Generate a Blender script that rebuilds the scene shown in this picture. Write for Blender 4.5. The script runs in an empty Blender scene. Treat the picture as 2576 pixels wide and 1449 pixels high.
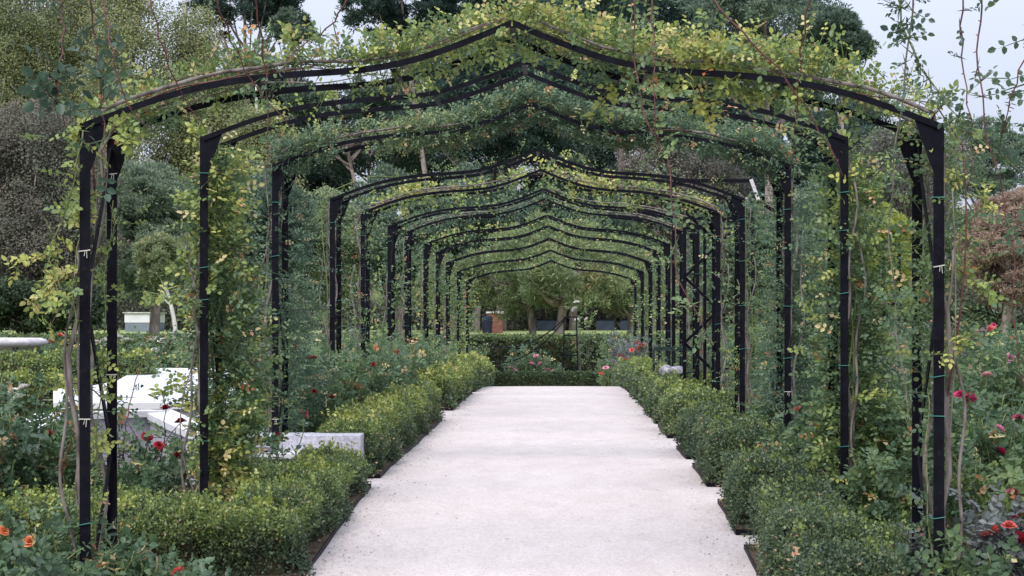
import bpy, math, random
import numpy as np
R = math.radians
C = bpy.context.scene.collection
sc = bpy.context.scene

# ---------------------------------------------------------------- camera, sky, sun, exposure
EYE = 1.59
cd = bpy.data.cameras.new('camera'); cam = bpy.data.objects.new('camera', cd); C.objects.link(cam)
cam.location = (0, 0, EYE); cam.rotation_euler = (R(90), 0, 0)
cd.lens = 60; cd.sensor_width = 36; cd.shift_x = -0.0477; cd.shift_y = 0.03125
cd.clip_start = 0.1; cd.clip_end = 3000
sc.camera = cam
w = bpy.data.worlds.new('World'); sc.world = w; w.use_nodes = True
nt = w.node_tree; nt.nodes.clear()
sky = nt.nodes.new('ShaderNodeTexSky'); sky.sky_type = 'NISHITA'; sky.sun_disc = False
sky.sun_elevation = R(48); sky.sun_rotation = R(200); sky.air_density = 1.0; sky.dust_density = 3.0; sky.ozone_density = 1.5
hs = nt.nodes.new('ShaderNodeHueSaturation'); hs.inputs['Saturation'].default_value = 0.42
mx = nt.nodes.new('ShaderNodeMix'); mx.data_type = 'RGBA'; mx.inputs[0].default_value = 0.8
mx.inputs[7].default_value = (7.4, 8.1, 9.9, 1)          # the even light of the cloud layer
bg = nt.nodes.new('ShaderNodeBackground'); bg.inputs['Strength'].default_value = 0.090
wo = nt.nodes.new('ShaderNodeOutputWorld')
nt.links.new(sky.outputs[0], hs.inputs['Color']); nt.links.new(hs.outputs[0], mx.inputs[6])
# a cloud layer is brighter overhead than near the horizon
tcw = nt.nodes.new('ShaderNodeTexCoord'); sx = nt.nodes.new('ShaderNodeSeparateXYZ'); mr = nt.nodes.new('ShaderNodeMapRange'); vm = nt.nodes.new('ShaderNodeVectorMath'); vm.operation = 'SCALE'
mr.inputs['From Min'].default_value = 0.0; mr.inputs['From Max'].default_value = 0.8; mr.inputs['To Min'].default_value = 0.52; mr.inputs['To Max'].default_value = 1.5
nt.links.new(tcw.outputs['Generated'], sx.inputs[0]); nt.links.new(sx.outputs['Z'], mr.inputs['Value']); nt.links.new(mx.outputs[2], vm.inputs[0]); nt.links.new(mr.outputs[0], vm.inputs['Scale'])
nt.links.new(vm.outputs[0], bg.inputs['Color']); nt.links.new(bg.outputs[0], wo.inputs[0])
sl = bpy.data.lights.new('sun', 'SUN'); sl.energy = 1.5; sl.angle = R(24); sl.color = (1, 0.95, 0.9)
sun = bpy.data.objects.new('sun', sl); C.objects.link(sun); sun.rotation_euler = (R(42), 0, R(-20))
sc.view_settings.view_transform = 'Standard'; sc.view_settings.look = 'None'
sc.view_settings.gamma = 1; sc.view_settings.exposure = 0.85
sc.cycles.max_bounces = 6; sc.cycles.diffuse_bounces = 3; sc.cycles.transmission_bounces = 4; sc.cycles.glossy_bounces = 2

rng = np.random.default_rng(7); rnd = random.Random(5)
F = 60 / 36 * 2576
def W(px, py, d):                       # a point seen in the picture, at its measured distance
    return np.array([(px - 1411) / F * d, d, EYE + (805 - py) / F * d])
GD = [-30, 8.4, 9.9, 11.2, 13.0, 14.5, 17, 20, 24, 27, 31, 33, 35, 37, 40, 42.4, 46, 50.4]
GZ = [0.0, 0.0, .10, .20, .28, .32, .31, .33, .36, .37, .35, .31, .22, .13, -.01, -.09, -.22, -.25]
_d = np.arange(-30, 51, .2); _z = np.interp(_d, GD, GZ); _k = np.hanning(27); _k /= _k.sum()
_z[13:-13] = np.convolve(_z, _k, 'valid'); GD, GZ = _d, _z
def gz(d): return float(np.interp(d, GD, GZ))

# ---------------------------------------------------------------- naming helpers
def tag(o, label=None, cat=None, group=None, kind=None):
    if label: o['label'] = label
    if cat: o['category'] = cat
    if group: o['group'] = group
    if kind: o['kind'] = kind
    return o
def empty(name, loc, label, cat, group=None, rz=0):
    o = bpy.data.objects.new(name, None); C.objects.link(o); o.location = loc; o.rotation_euler = (0, 0, rz)
    return tag(o, label, cat, group)
def copy_tree(o, parent=None, skip=()):
    c = o.copy(); C.objects.link(c); c.parent = parent
    for ch in list(o.children):
        if ch.name.split('.')[0] in skip: continue
        copy_tree(ch, c, skip)
    return c

# ---------------------------------------------------------------- materials
def lin(h):
    h = h.lstrip('#'); v = [int(h[i:i+2], 16) / 255 for i in (0, 2, 4)]
    return tuple(x / 12.92 if x <= .04045 else ((x + .055) / 1.055) ** 2.4 for x in v) + (1,)
def newmat(name):
    m = bpy.data.materials.new(name); m.use_nodes = True; t = m.node_tree
    return m, t, t.nodes['Principled BSDF']
LK = 1.5
def leafmat(name, stops, transl=.3, rough=.5, spec=.35):
    m, t, b = newmat(name)
    a = t.nodes.new('ShaderNodeAttribute'); a.attribute_name = 'v'
    r = t.nodes.new('ShaderNodeValToRGB'); e = r.color_ramp.elements
    while len(e) < len(stops): e.new(0.5)
    for i, (p, c) in enumerate(stops): e[i].position = p; e[i].color = (min(.9, c[0] * LK), min(.9, c[1] * LK), min(.9, c[2] * LK), 1)
    t.links.new(a.outputs['Fac'], r.inputs[0]); t.links.new(r.outputs[0], b.inputs['Base Color'])
    b.inputs['Roughness'].default_value = rough; b.inputs['Specular IOR Level'].default_value = spec
    tr = t.nodes.new('ShaderNodeBsdfTranslucent'); t.links.new(r.outputs[0], tr.inputs['Color'])
    mix = t.nodes.new('ShaderNodeMixShader'); mix.inputs[0].default_value = transl
    t.links.new(b.outputs[0], mix.inputs[1]); t.links.new(tr.outputs[0], mix.inputs[2])
    t.links.new(mix.outputs[0], t.nodes['Material Output'].inputs['Surface'])
    return m
def noisemat(name, c1, c2, scale=8, rough=.8, spec=.3, bump=0, detail=6, stretch=(1, 1, 1), lo=.35, hi=.65, metal=0, c3=None, scale3=60, amt3=.5):
    m, t, b = newmat(name)
    tc = t.nodes.new('ShaderNodeTexCoord'); mp = t.nodes.new('ShaderNodeMapping'); mp.inputs['Scale'].default_value = stretch
    n = t.nodes.new('ShaderNodeTexNoise'); n.inputs['Scale'].default_value = scale; n.inputs['Detail'].default_value = detail
    r = t.nodes.new('ShaderNodeValToRGB'); r.color_ramp.elements[0].position = lo; r.color_ramp.elements[1].position = hi
    r.color_ramp.elements[0].color = (*c1, 1); r.color_ramp.elements[1].color = (*c2, 1)
    t.links.new(tc.outputs['Object'], mp.inputs[0]); t.links.new(mp.outputs[0], n.inputs['Vector']); t.links.new(n.outputs['Fac'], r.inputs[0])
    out = r.outputs[0]
    if c3:
        n3 = t.nodes.new('ShaderNodeTexNoise'); n3.inputs['Scale'].default_value = scale3; n3.inputs['Detail'].default_value = 3
        t.links.new(mp.outputs[0], n3.inputs['Vector'])
        r3 = t.nodes.new('ShaderNodeValToRGB'); r3.color_ramp.elements[0].position = .6; r3.color_ramp.elements[1].position = .68
        r3.color_ramp.elements[0].color = (0, 0, 0, 1); r3.color_ramp.elements[1].color = (amt3, amt3, amt3, 1)
        t.links.new(n3.outputs['Fac'], r3.inputs[0])
        m3 = t.nodes.new('ShaderNodeMix'); m3.data_type = 'RGBA'; m3.inputs[7].default_value = (*c3, 1)
        t.links.new(r3.outputs[0], m3.inputs[0]); t.links.new(out, m3.inputs[6]); out = m3.outputs[2]
    t.links.new(out, b.inputs['Base Color'])
    b.inputs['Roughness'].default_value = rough; b.inputs['Specular IOR Level'].default_value = spec; b.inputs['Metallic'].default_value = metal
    if bump:
        bp = t.nodes.new('ShaderNodeBump'); bp.inputs['Strength'].default_value = bump; bp.inputs['Distance'].default_value = .01
        t.links.new(n.outputs['Fac'], bp.inputs['Height']); t.links.new(bp.outputs[0], b.inputs['Normal'])
    return m

M = {}
M['rose_leaf'] = leafmat('rose_leaf', [(0, (.036, .064, .040)), (.25, (.062, .105, .052)), (.45, (.102, .150, .056)), (.62, (.18, .225, .060)),
                                       (.78, (.36, .35, .095)), (.9, (.40, .32, .18)), (1, (.28, .10, .035))], .36, .42, .4)
M['rose_leaf_cool'] = leafmat('cool_rose_leaf', [(0, (.036, .066, .044)), (.3, (.064, .108, .064)), (.6, (.120, .170, .088)), (.86, (.27, .30, .10)), (.92, (.33, .27, .16)), (1, (.27, .10, .04))], .36, .42, .45)
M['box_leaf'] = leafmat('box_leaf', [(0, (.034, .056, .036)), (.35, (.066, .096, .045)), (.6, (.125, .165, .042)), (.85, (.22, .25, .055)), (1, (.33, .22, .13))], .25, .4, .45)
M['purple_leaf'] = leafmat('purple_leaf', [(0, (.04, .055, .05)), (.5, (.085, .095, .09)), (.8, (.13, .12, .125)), (1, (.22, .05, .05))], .2, .4, .5)
M['pine'] = leafmat('pine_needle', [(0, (.034, .056, .044)), (.4, (.068, .102, .074)), (.75, (.125, .165, .112)), (1, (.17, .21, .14))], .2, .6, .2)  # ramp lightened to put distance haze into the needle colour
M['pine_dark'] = leafmat('dark_pine_needle', [(0, (.020, .038, .032)), (.4, (.042, .068, .055)), (.75, (.078, .108, .080)), (1, (.12, .16, .11))], .15, .7, .1)
M['pine_light'] = leafmat('light_pine_needle', [(0, (.070, .095, .058)), (.5, (.140, .175, .092)), (.85, (.20, .225, .11)), (1, (.26, .17, .09))], .25, .6, .2)  # paler ramp: haze over the far pines is put into the colour
M['poplar'] = leafmat('poplar_leaf', [(0, (.095, .115, .068)), (.5, (.165, .185, .090)), (.85, (.23, .235, .11)), (1, (.32, .27, .15))], .3, .8, .1)
M['purple_tree'] = leafmat('brown_purple_leaf', [(0, (.045, .055, .040)), (.5, (.086, .090, .068)), (.85, (.130, .112, .094)), (1, (.20, .12, .09))], .2, .9, .05)
M['rust'] = leafmat('rust_needle', [(0, (.13, .095, .075)), (.5, (.22, .16, .125)), (1, (.30, .225, .175))], .2, .7, .2)
M['grey_twig'] = leafmat('grey_twig_leaf', [(0, (.07, .075, .06)), (.5, (.13, .125, .11)), (.85, (.18, .15, .14)), (1, (.16, .19, .09))], .2, .7, .2)
M['willow'] = leafmat('yellow_green_leaf', [(0, (.11, .15, .04)), (.6, (.22, .25, .06)), (1, (.34, .32, .09))], .3, .6, .2)
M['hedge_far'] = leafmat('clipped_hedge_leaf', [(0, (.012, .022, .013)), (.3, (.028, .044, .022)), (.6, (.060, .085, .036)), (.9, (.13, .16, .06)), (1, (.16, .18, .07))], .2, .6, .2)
M['grass'] = leafmat('grass_blade', [(0, (.09, .13, .045)), (.5, (.17, .22, .075)), (1, (.27, .29, .12))], .3, .6, .2)
M['litter'] = leafmat('fallen_leaf', [(0, (.10, .07, .05)), (.5, (.22, .13, .08)), (1, (.36, .20, .12))], .1, .7, .2)
M['metal'] = noisemat('black_painted_iron', (.003, .003, .006), (.006, .006, .011), 14, .5, .09, .05, c3=(.03, .02, .017), scale3=38, amt3=.3)
M['metal_green'] = noisemat('dark_green_iron', (.006, .018, .015), (.01, .026, .022), 20, .45, .5)
M['tie'] = noisemat('green_plastic_tie', (.035, .15, .12), (.055, .21, .17), 40, .5)
M['string'] = noisemat('pale_string', (.42, .40, .34), (.52, .50, .44), 60, .8)
M['wood'] = noisemat('grey_rose_wood', (.08, .066, .058), (.23, .20, .18), 22, .85, .2, .6, stretch=(1, 1, .35))
M['green_cane'] = noisemat('green_cane', (.12, .15, .05), (.22, .24, .09), 25, .6, .3)
M['red_cane'] = noisemat('red_cane', (.055, .020, .020), (.13, .042, .035), 25, .5, .4)
M['bark'] = noisemat('pine_bark', (.17, .135, .12), (.38, .31, .285), 6, .9, .2, .8, stretch=(1, 1, .4))
M['pale_bark'] = noisemat('pale_poplar_bark', (.42, .41, .38), (.62, .60, .57), 4, .9, .2, .5, stretch=(1, 1, .3))
M['soil'] = noisemat('soil', (.055, .038, .028), (.13, .095, .07), 9, .95, .1, .8)
M['ground'] = noisemat('garden_ground', (.055, .05, .03), (.12, .115, .06), 2.5, .95, .1, .5)
M['lawn'] = noisemat('mown_lawn', (.20, .25, .10), (.30, .34, .15), 1.2, .9, .1, .3)
M['path'] = noisemat('compacted_sand', (.53, .465, .45), (.62, .55, .535), .9, .9, .15, .25, detail=12, stretch=(1, .45, 1), lo=.3, hi=.7, c3=(.44, .37, .35), scale3=85, amt3=.55)
M['granite'] = noisemat('grey_granite', (.33, .32, .37), (.50, .49, .54), 55, .7, .3, .1, detail=4, c3=(.20, .19, .23), scale3=95, amt3=.6)
M['marble'] = noisemat('white_marble', (.56, .55, .57), (.66, .66, .67), 3, .5, .4, .1, stretch=(.2, 4, 1))
M['stone'] = noisemat('weathered_marble', (.42, .39, .39), (.62, .59, .60), 6, .7, .3, .2)
M['core'] = noisemat('twiggy_hedge_core', (.028, .03, .018), (.06, .052, .032), 30, .95, .1, .8)
LK = 1.05
def pathmat():
    m, t, b = newmat('compacted_sand'); tc = t.nodes.new('ShaderNodeTexCoord'); mp = t.nodes.new('ShaderNodeMapping'); mp.inputs['Scale'].default_value = (1, .5, 1); t.links.new(tc.outputs['Object'], mp.inputs[0]); out = None
    for sc_, det, c1, c2, lo, hi, amt in ((.7, 8, (.50, .445, .425), (.55, .492, .470), .35, .65, 1), (5, 8, (.84, .82, .81), (1.05, 1.05, 1.05), .3, .6, .4), (34, 4, (.72, .70, .69), (1.10, 1.10, 1.10), .3, .65, .32), (120, 2, (.55, .52, .50), (1.08, 1.08, 1.08), .33, .5, .4)):
        n = t.nodes.new('ShaderNodeTexNoise'); n.inputs['Scale'].default_value = sc_; n.inputs['Detail'].default_value = det; t.links.new(mp.outputs[0], n.inputs['Vector'])
        r = t.nodes.new('ShaderNodeValToRGB'); e = r.color_ramp.elements; e[0].position = lo; e[1].position = hi; e[0].color = (*c1, 1); e[1].color = (*c2, 1); t.links.new(n.outputs['Fac'], r.inputs[0])
        if out is None: out = r.outputs[0]
        else:
            q = t.nodes.new('ShaderNodeMix'); q.data_type = 'RGBA'; q.blend_type = 'MULTIPLY'; q.inputs[0].default_value = amt; t.links.new(out, q.inputs[6]); t.links.new(r.outputs[0], q.inputs[7]); out = q.outputs[2]
        last = n
    t.links.new(out, b.inputs['Base Color']); b.inputs['Roughness'].default_value = .95; b.inputs['Specular IOR Level'].default_value = .1
    bp = t.nodes.new('ShaderNodeBump'); bp.inputs['Strength'].default_value = .5; bp.inputs['Distance'].default_value = .006; t.links.new(last.outputs['Fac'], bp.inputs['Height']); t.links.new(bp.outputs[0], b.inputs['Normal']); return m
M['path'] = pathmat()
for k, c in dict(red=(.38, .02, .04), pink=(.85, .40, .52), white=(.80, .76, .70), orange=(.85, .30, .14), coral=(.75, .16, .14), yellow=(.80, .66, .16), magenta=(.62, .05, .17), palepink=(.85, .50, .50)).items():
    M[k] = leafmat(k + '_petal', [(0, tuple(x * .62 for x in c)), (1, c)], .25, .5, .3)

# ---------------------------------------------------------------- mesh builders (numpy)
def mesh_from(name, V, Fc, mat, parent=None, v=None, smooth=False):
    """Fc: (n,k) int array of one polygon size."""
    me = bpy.data.meshes.new(name); n, k = Fc.shape
    me.vertices.add(len(V)); me.vertices.foreach_set('co', np.ascontiguousarray(V, dtype=np.float32).ravel())
    me.loops.add(n * k); me.loops.foreach_set('vertex_index', Fc.astype(np.int32).ravel())
    me.polygons.add(n); me.polygons.foreach_set('loop_start', np.arange(0, n * k, k, dtype=np.int32))
    if smooth: me.polygons.foreach_set('use_smooth', np.ones(n, dtype=bool))
    me.update(calc_edges=True)
    if v is not None:
        at = me.attributes.new('v', 'FLOAT', 'FACE'); at.data.foreach_set('value', v.astype(np.float32))
    if mat: me.materials.append(mat)
    o = bpy.data.objects.new(name, me); C.objects.link(o)
    if parent is not None: o.parent = parent
    return o
class MB:
    def __init__(s): s.V = []; s.F = []; s.n = 0
    def add(s, V, F):
        s.V.append(np.asarray(V, float)); s.F += [[i + s.n for i in f] for f in F]; s.n += len(V); return s
    def box(s, a, b):
        x0, y0, z0 = a; x1, y1, z1 = b
        V = [(x0, y0, z0), (x1, y0, z0), (x1, y1, z0), (x0, y1, z0), (x0, y0, z1), (x1, y0, z1), (x1, y1, z1), (x0, y1, z1)]
        return s.add(V, [[0, 3, 2, 1], [4, 5, 6, 7], [0, 1, 5, 4], [1, 2, 6, 5], [2, 3, 7, 6], [3, 0, 4, 7]])
    def bar(s, p, q, wd, th, up=(0, 0, 1)):
        p = np.array(p, float); q = np.array(q, float); d = q - p; d /= np.linalg.norm(d)
        u = np.cross(d, up); u /= max(1e-9, np.linalg.norm(u)); v2 = np.cross(u, d)
        V = [e + sx * u * wd / 2 + sy * v2 * th / 2 for e in (p, q) for sx, sy in ((-1, -1), (1, -1), (1, 1), (-1, 1))]
        return s.add(V, [[0, 1, 2, 3], [7, 6, 5, 4], [0, 4, 5, 1], [1, 5, 6, 2], [2, 6, 7, 3], [3, 7, 4, 0]])
    def tube(s, P, rad, k=6, cap=True):
        P = np.asarray(P, float); n = len(P); rad = np.broadcast_to(rad, n)
        T = np.gradient(P, axis=0); T /= np.linalg.norm(T, axis=1)[:, None] + 1e-9
        ref = np.array([0.31, .95, .07]) if abs(T[0][1]) < .8 else np.array([1., .1, .1])
        V = []
        for i in range(n):
            u = np.cross(T[i], ref); u /= np.linalg.norm(u) + 1e-9; v2 = np.cross(T[i], u)
            for j in range(k):
                a = 2 * math.pi * j / k; V.append(P[i] + rad[i] * (math.cos(a) * u + math.sin(a) * v2))
        Fs = [[i * k + j, i * k + (j + 1) % k, (i + 1) * k + (j + 1) % k, (i + 1) * k + j] for i in range(n - 1) for j in range(k)]
        if cap: Fs += [list(range(k))[::-1], [(n - 1) * k + j for j in range(k)]]
        return s.add(V, Fs)
    def prism(s, poly, z0, z1):
        n = len(poly); V = [(x, y, z0) for x, y in poly] + [(x, y, z1) for x, y in poly]
        return s.add(V, [list(range(n))[::-1], list(range(n, 2 * n))] + [[i, (i + 1) % n, n + (i + 1) % n, n + i] for i in range(n)])
    def lathe(s, prof, k=32, c=(0, 0)):
        V = [(c[0] + r * math.cos(2 * math.pi * j / k), c[1] + r * math.sin(2 * math.pi * j / k), z) for r, z in prof for j in range(k)]
        n = len(prof)
        return s.add(V, [[i * k + j, i * k + (j + 1) % k, (i + 1) * k + (j + 1) % k, (i + 1) * k + j] for i in range(n - 1) for j in range(k)])
    def build(s, name, mat, parent=None, smooth=False, bevel=0):
        me = bpy.data.meshes.new(name); me.from_pydata(np.vstack(s.V).tolist(), [], s.F); me.materials.append(mat)
        if smooth: me.polygons.foreach_set('use_smooth', [True] * len(me.polygons))
        me.update(); o = bpy.data.objects.new(name, me); C.objects.link(o)
        if parent is not None: o.parent = parent
        if bevel:
            b = o.modifiers.new('bevel', 'BEVEL'); b.width = bevel; b.segments = 2; b.limit_method = 'ANGLE'
        return o
def unit(A): return A / (np.linalg.norm(A, axis=-1, keepdims=True) + 1e-9)
def rdir(n): return unit(rng.normal(size=(n, 3)))
def field(P, s, seed=0):                # smooth clump noise, about -1..1
    g = np.random.default_rng(seed + 99); K = g.normal(size=(7, 3)) * s; ph = g.uniform(0, 6.28, 7)
    return np.sin(P @ K.T + ph).sum(1) / 3.2
class Leaves:
    def __init__(s): s.P = []; s.D = []; s.N = []; s.L = []; s.Wd = []; s.v = []
    def add(s, P, D, N, L, Wd, v):
        n = len(P); s.P.append(P); s.D.append(unit(D)); s.N.append(N); s.L.append(np.broadcast_to(L, n)); s.Wd.append(np.broadcast_to(Wd, n)); s.v.append(np.broadcast_to(v, n)); return s
    def count(s): return sum(len(p) for p in s.P)
    def build(s, name, mat, parent=None, six=False):
        if not s.P: return None
        P = np.vstack(s.P); D = np.vstack(s.D); N = np.vstack(s.N); L = np.concatenate(s.L)[:, None]; Wd = np.concatenate(s.Wd)[:, None]; v = np.clip(np.concatenate(s.v), 0, 1)
        S = unit(np.cross(D, N)); N = unit(np.cross(S, D)); n = len(P)
        if six:
            sag = -.10 * L * N
            V = np.stack([P, P + D * L * .32 + S * Wd * .5 + N * Wd * .16, P + D * L * .72 + S * Wd * .40 + N * Wd * .14 + sag * .5,
                          P + D * L + sag, P + D * L * .72 - S * Wd * .40 + N * Wd * .14 + sag * .5, P + D * L * .32 - S * Wd * .5 + N * Wd * .16], 1).reshape(-1, 3)
            b = np.arange(n)[:, None] * 6
            Fc = np.hstack([b, b + 1, b + 2, b + 3, b, b + 3, b + 4, b + 5]).reshape(-1, 4); v = np.repeat(v, 2)
        else:
            V = np.stack([P, P + D * L * .45 + S * Wd * .5, P + D * L - N * L * .08, P + D * L * .45 - S * Wd * .5], 1).reshape(-1, 3)
            Fc = np.arange(n * 4).reshape(-1, 4)
        return mesh_from(name, V, Fc, mat, parent, v)
def sprays(lv, P, D, L, v, leaflets=5, wr=.68, up=.6, size=None):
    """pinnate rose leaves: a terminal leaflet and pairs along the rachis"""
    n = len(P); D = unit(D); N = unit(rng.normal(size=(n, 3)) * .55 + np.array([0, -.25, up])); S = unit(np.cross(D, N)); L = np.broadcast_to(L, n)[:, None]
    size = L * .42 if size is None else np.broadcast_to(size, n)[:, None]
    lv.add(P + D * L * .74, D + rng.normal(size=(n, 3)) * .12, N, (size * 1.1)[:, 0], (size * 1.1 * wr)[:, 0], v)
    if leaflets == 5: lv.add(P - D * L * .45, D, N, (L * 1.2)[:, 0], .0034, np.clip(v - .1, .3, .5))
    for k in range((leaflets - 1) // 2):
        t = .56 - .30 * k
        for sg in (1, -1):
            lv.add(P + D * L * t, D * .30 + S * sg + rng.normal(size=(n, 3)) * .15, N + rng.normal(size=(n, 3)) * .15, (size * (1 - .12 * k))[:, 0], (size * wr * (1 - .12 * k))[:, 0], v + rng.normal(size=n) * .03)

# ---------------------------------------------------------------- ground, lawn, path
def sheet(name, xs, ys, zf, mat, kind='structure'):
    X, Y = np.meshgrid(xs, ys); Z = zf(X, Y); V = np.stack([X, Y, Z], -1).reshape(-1, 3); nx, ny = len(xs), len(ys)
    i = np.arange((nx - 1) * (ny - 1)); r, c = i // (nx - 1), i % (nx - 1); a = r * nx + c
    o = mesh_from(name, V, np.stack([a, a + 1, a + nx + 1, a + nx], 1), mat, smooth=True); return tag(o, kind=kind)
GZV = lambda Y: np.interp(Y, GD, GZ)
ys = np.concatenate([[-12, -4, 2], np.arange(5, 50.4, .5), [50.4, 50.6, 51.2, 60, 80, 120, 300, 1500]])
def terr(X, Y):
    Z = np.where(Y < 50.5, GZV(Y) - .035, np.interp(Y, [50.4, 51.2, 80, 300, 1500], [-.28, .86, 1.02, 1.25, 1.4]))
    return Z
sheet('ground', np.array([-900, -200, -60, -30, -15, -8, -4, 0, 4, 8, 15, 30, 60, 200, 900.]), ys, terr, M['ground'])
def lawnz(X, Y): return np.interp(Y, [51.3, 80, 140], [.90, 1.06, 1.13]) + .012 * np.sin(X * .5)
sheet('lawn', np.linspace(-60, 60, 60), np.linspace(51.3, 140, 40), lawnz, M['lawn'])
def pathz(X, Y):
    return GZV(Y) + .003 * np.sin(Y * 2.1 + .6 * np.sin(X * 1.3)) + .005 * np.sin(Y * 5.3 + X * 1.2) - .012 * (X / 2) ** 2
sheet('path', np.linspace(-2.9, 3.4, 36), np.arange(3, 46.2, .16), pathz, M['path'])

# ---------------------------------------------------------------- iron arches
XL, XR, H, DP = -2.34, 1.86, 3.05, .51
CX = (XL + XR) / 2; HW = (XR - XL) / 2
AU = np.array([0, .11, .22, .33, .45, .56, .66, .74, .826, .91, 1.]); AH = np.array([0, .088, .165, .214, .247, .260, .274, .303, .357, .425, .505])
AD = [5.6, 8.4, 11.2, 14.0, 17.5, 20.2, 23.3, 25.9, 29.4, 32.3, 35.2, 38.8, 42.6]      # arch 0 stands before the picture's first one
AA = [1.62, 1.475, 1.71, 1.785, 1.76, 1.79, 1.80, 1.85, 1.82, 1.80, 1.70, 1.61, 1.50]     # apex above the eye
AZ = [EYE + a - H for a in AA]
SPR = H - AH[-1]
def beam_pt(u):                          # u 0..1 from left post to right post; local coordinates of the beam's top edge
    t = 1 - abs(2 * u - 1); return (CX - HW + 2 * HW * u, SPR + float(np.interp(t, AU, AH)))
def beam_arr(u):
    t = 1 - np.abs(2 * u - 1); return CX - HW + 2 * HW * u, SPR + np.interp(t, AU, AH)
def smooth_profile(n=28):
    t = np.linspace(0, 1, n); z = np.interp(t, AU, AH); k = np.array([1, 2, 3, 2, 1.]); k /= k.sum()
    zz = np.convolve(np.pad(z, 2, mode='reflect', reflect_type='odd'), k, 'valid'); zz[0] = 0; return t, zz
def make_arch():
    a = empty('rose_arch', (0, 0, 0), 'x', 'arch', 'black iron rose arches over the path')
    t, zz = smooth_profile()
    for yy in (0, DP):
        for sgn, x0 in ((1, XL), (-1, XR)):
            m = MB(); m.box((x0 - .025, yy - .006, -.3), (x0 + .025, yy + .006, SPR)).box((x0 - sgn * .025 - .0045, yy + .0065, -.3), (x0 - sgn * .025 + .0045, yy + .045, SPR - .01))
            m.build('post', M['metal'], a)
            m = MB(); y0, y1 = yy - .010, yy - .0065
            P = [(x0 + sgn * .026, SPR - .003), (x0 + sgn * .13, SPR + .082 - .038), (x0 + sgn * .036, SPR - .22), (x0 + sgn * .026, SPR - .24)]
            V = [(x, y0, z) for x, z in P] + [(x, y1, z) for x, z in P]
            m.add(V, [[0, 1, 2, 3], [7, 6, 5, 4], [0, 4, 5, 1], [1, 5, 6, 2], [2, 6, 7, 3], [3, 7, 4, 0]]).build('gusset', M['metal'], a)
            m = MB(); V = []; fs = []
            for i, (tt, z) in enumerate(zip(t, zz)):
                x = x0 + sgn * tt * HW
                if i == len(t) - 1: x -= sgn * .004
                for dy, dz in ((-.022, 0), (.022, 0), (.022, -.006), (-.012, -.006), (-.014, -.032), (-.022, -.032)): V.append((x, yy + dy, SPR + z + dz))
            for i in range(len(t) - 1):
                for j in range(6): fs.append([i * 6 + j, i * 6 + (j + 1) % 6, (i + 1) * 6 + (j + 1) % 6, (i + 1) * 6 + j])
            fs += [[0, 1, 2, 3, 4, 5], [(len(t) - 1) * 6 + j for j in range(6)][::-1]]
            m.add(V, fs).build('beam', M['metal'], a)
    for sgn, x0 in ((1, XL), (-1, XR)):
        z = .12; k = 0
        while z < SPR - .5:
            z2 = min(z + .78, SPR - .05)
            ya, yb = (.012, DP - .012) if k % 2 == 0 else (DP - .012, .012)
            MB().bar((x0 + sgn * .0, ya, z), (x0 + sgn * .0, yb, z2), .042, .007, up=(1, 0, 0)).build('lattice_bar', M['metal'], a)
            z = z2; k += 1
    for u in (.2, .36, .5, .66, .82):
        x, z = beam_pt(u); MB().bar((x, .024, z - .028), (x, DP - .024, z - .028), .03, .006).build('spacer', M['metal'], a)
    return a
ORD = ['overhead', 'first', 'second', 'third', 'fourth', 'fifth', 'sixth', 'seventh', 'eighth', 'ninth', 'tenth', 'eleventh', 'twelfth']
LOOK = {1: 'nearest black iron arch, whose whole top is covered in yellow green roses', 2: 'second black iron arch from the camera, its top bare and its posts leafy',
        3: 'third black iron arch, topped by dense bluish green leaves', 4: 'fourth black iron arch, bare double beams and thin leaves on the posts',
        5: 'fifth black iron arch, with bright yellow leaves heaped on its beams'}
arch0 = make_arch(); ARCH = []
for i in range(len(AD)):
    a = arch0 if i == 0 else copy_tree(arch0)
    a.location = (0, AD[i], AZ[i]); ARCH.append(a)
    a.rotation_euler = (0, 0, R(rnd.uniform(-.25, .25)))
    tag(a, LOOK.get(i, '%s black iron arch along the path from the camera' % ORD[i] if i else 'black iron arch closest overhead, just outside the top of the view, with hanging canes'))
tag(ARCH[12], 'last and farthest black iron arch of the walk, near the clipped hedge')
# plastic ties round the posts of the nearer arches
tie = MB(); r_ = .029
tie.bar((-r_, -.014, 0), (r_, -.014, .004), .003, .004).bar((-r_, .052, .003), (r_, .052, 0), .003, .004).bar((-r_, -.014, 0), (-r_, .052, 0), .004, .006).bar((r_, -.014, .004), (r_, .052, 0), .004, .006)
tie_g = tie.build('tie', M['tie'], ARCH[1]); tie_w = MB().bar((-r_, -.013, 0), (r_, -.013, .003), .003, .005).bar((.004, -.016, 0), (-.002, -.018, -.025), .0025, .0025).bar((.012, -.016, 0), (.011, -.018, -.036), .0025, .0025).build('string_tie', M['string'], ARCH[1])
first = {'g': tie_g, 'w': tie_w}
for i in range(1, 9):
    for x0 in (XL, XR):
        for z in np.arange(.55, 2.4, .42 if i < 5 else .6):
            k = 'w' if rnd.random() < .22 else 'g'
            o = first[k]
            if o.get('used'): o = o.copy(); C.objects.link(o)
            o['used'] = 1; o.parent = ARCH[i]; o.location = (x0, 0 if rnd.random() < .75 else DP, z + rnd.uniform(-.14, .14)); o.rotation_euler = (0, R(rnd.uniform(-7, 7)), 0)
for o in list(bpy.data.objects):
    if 'used' in o: del o['used']

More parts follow.
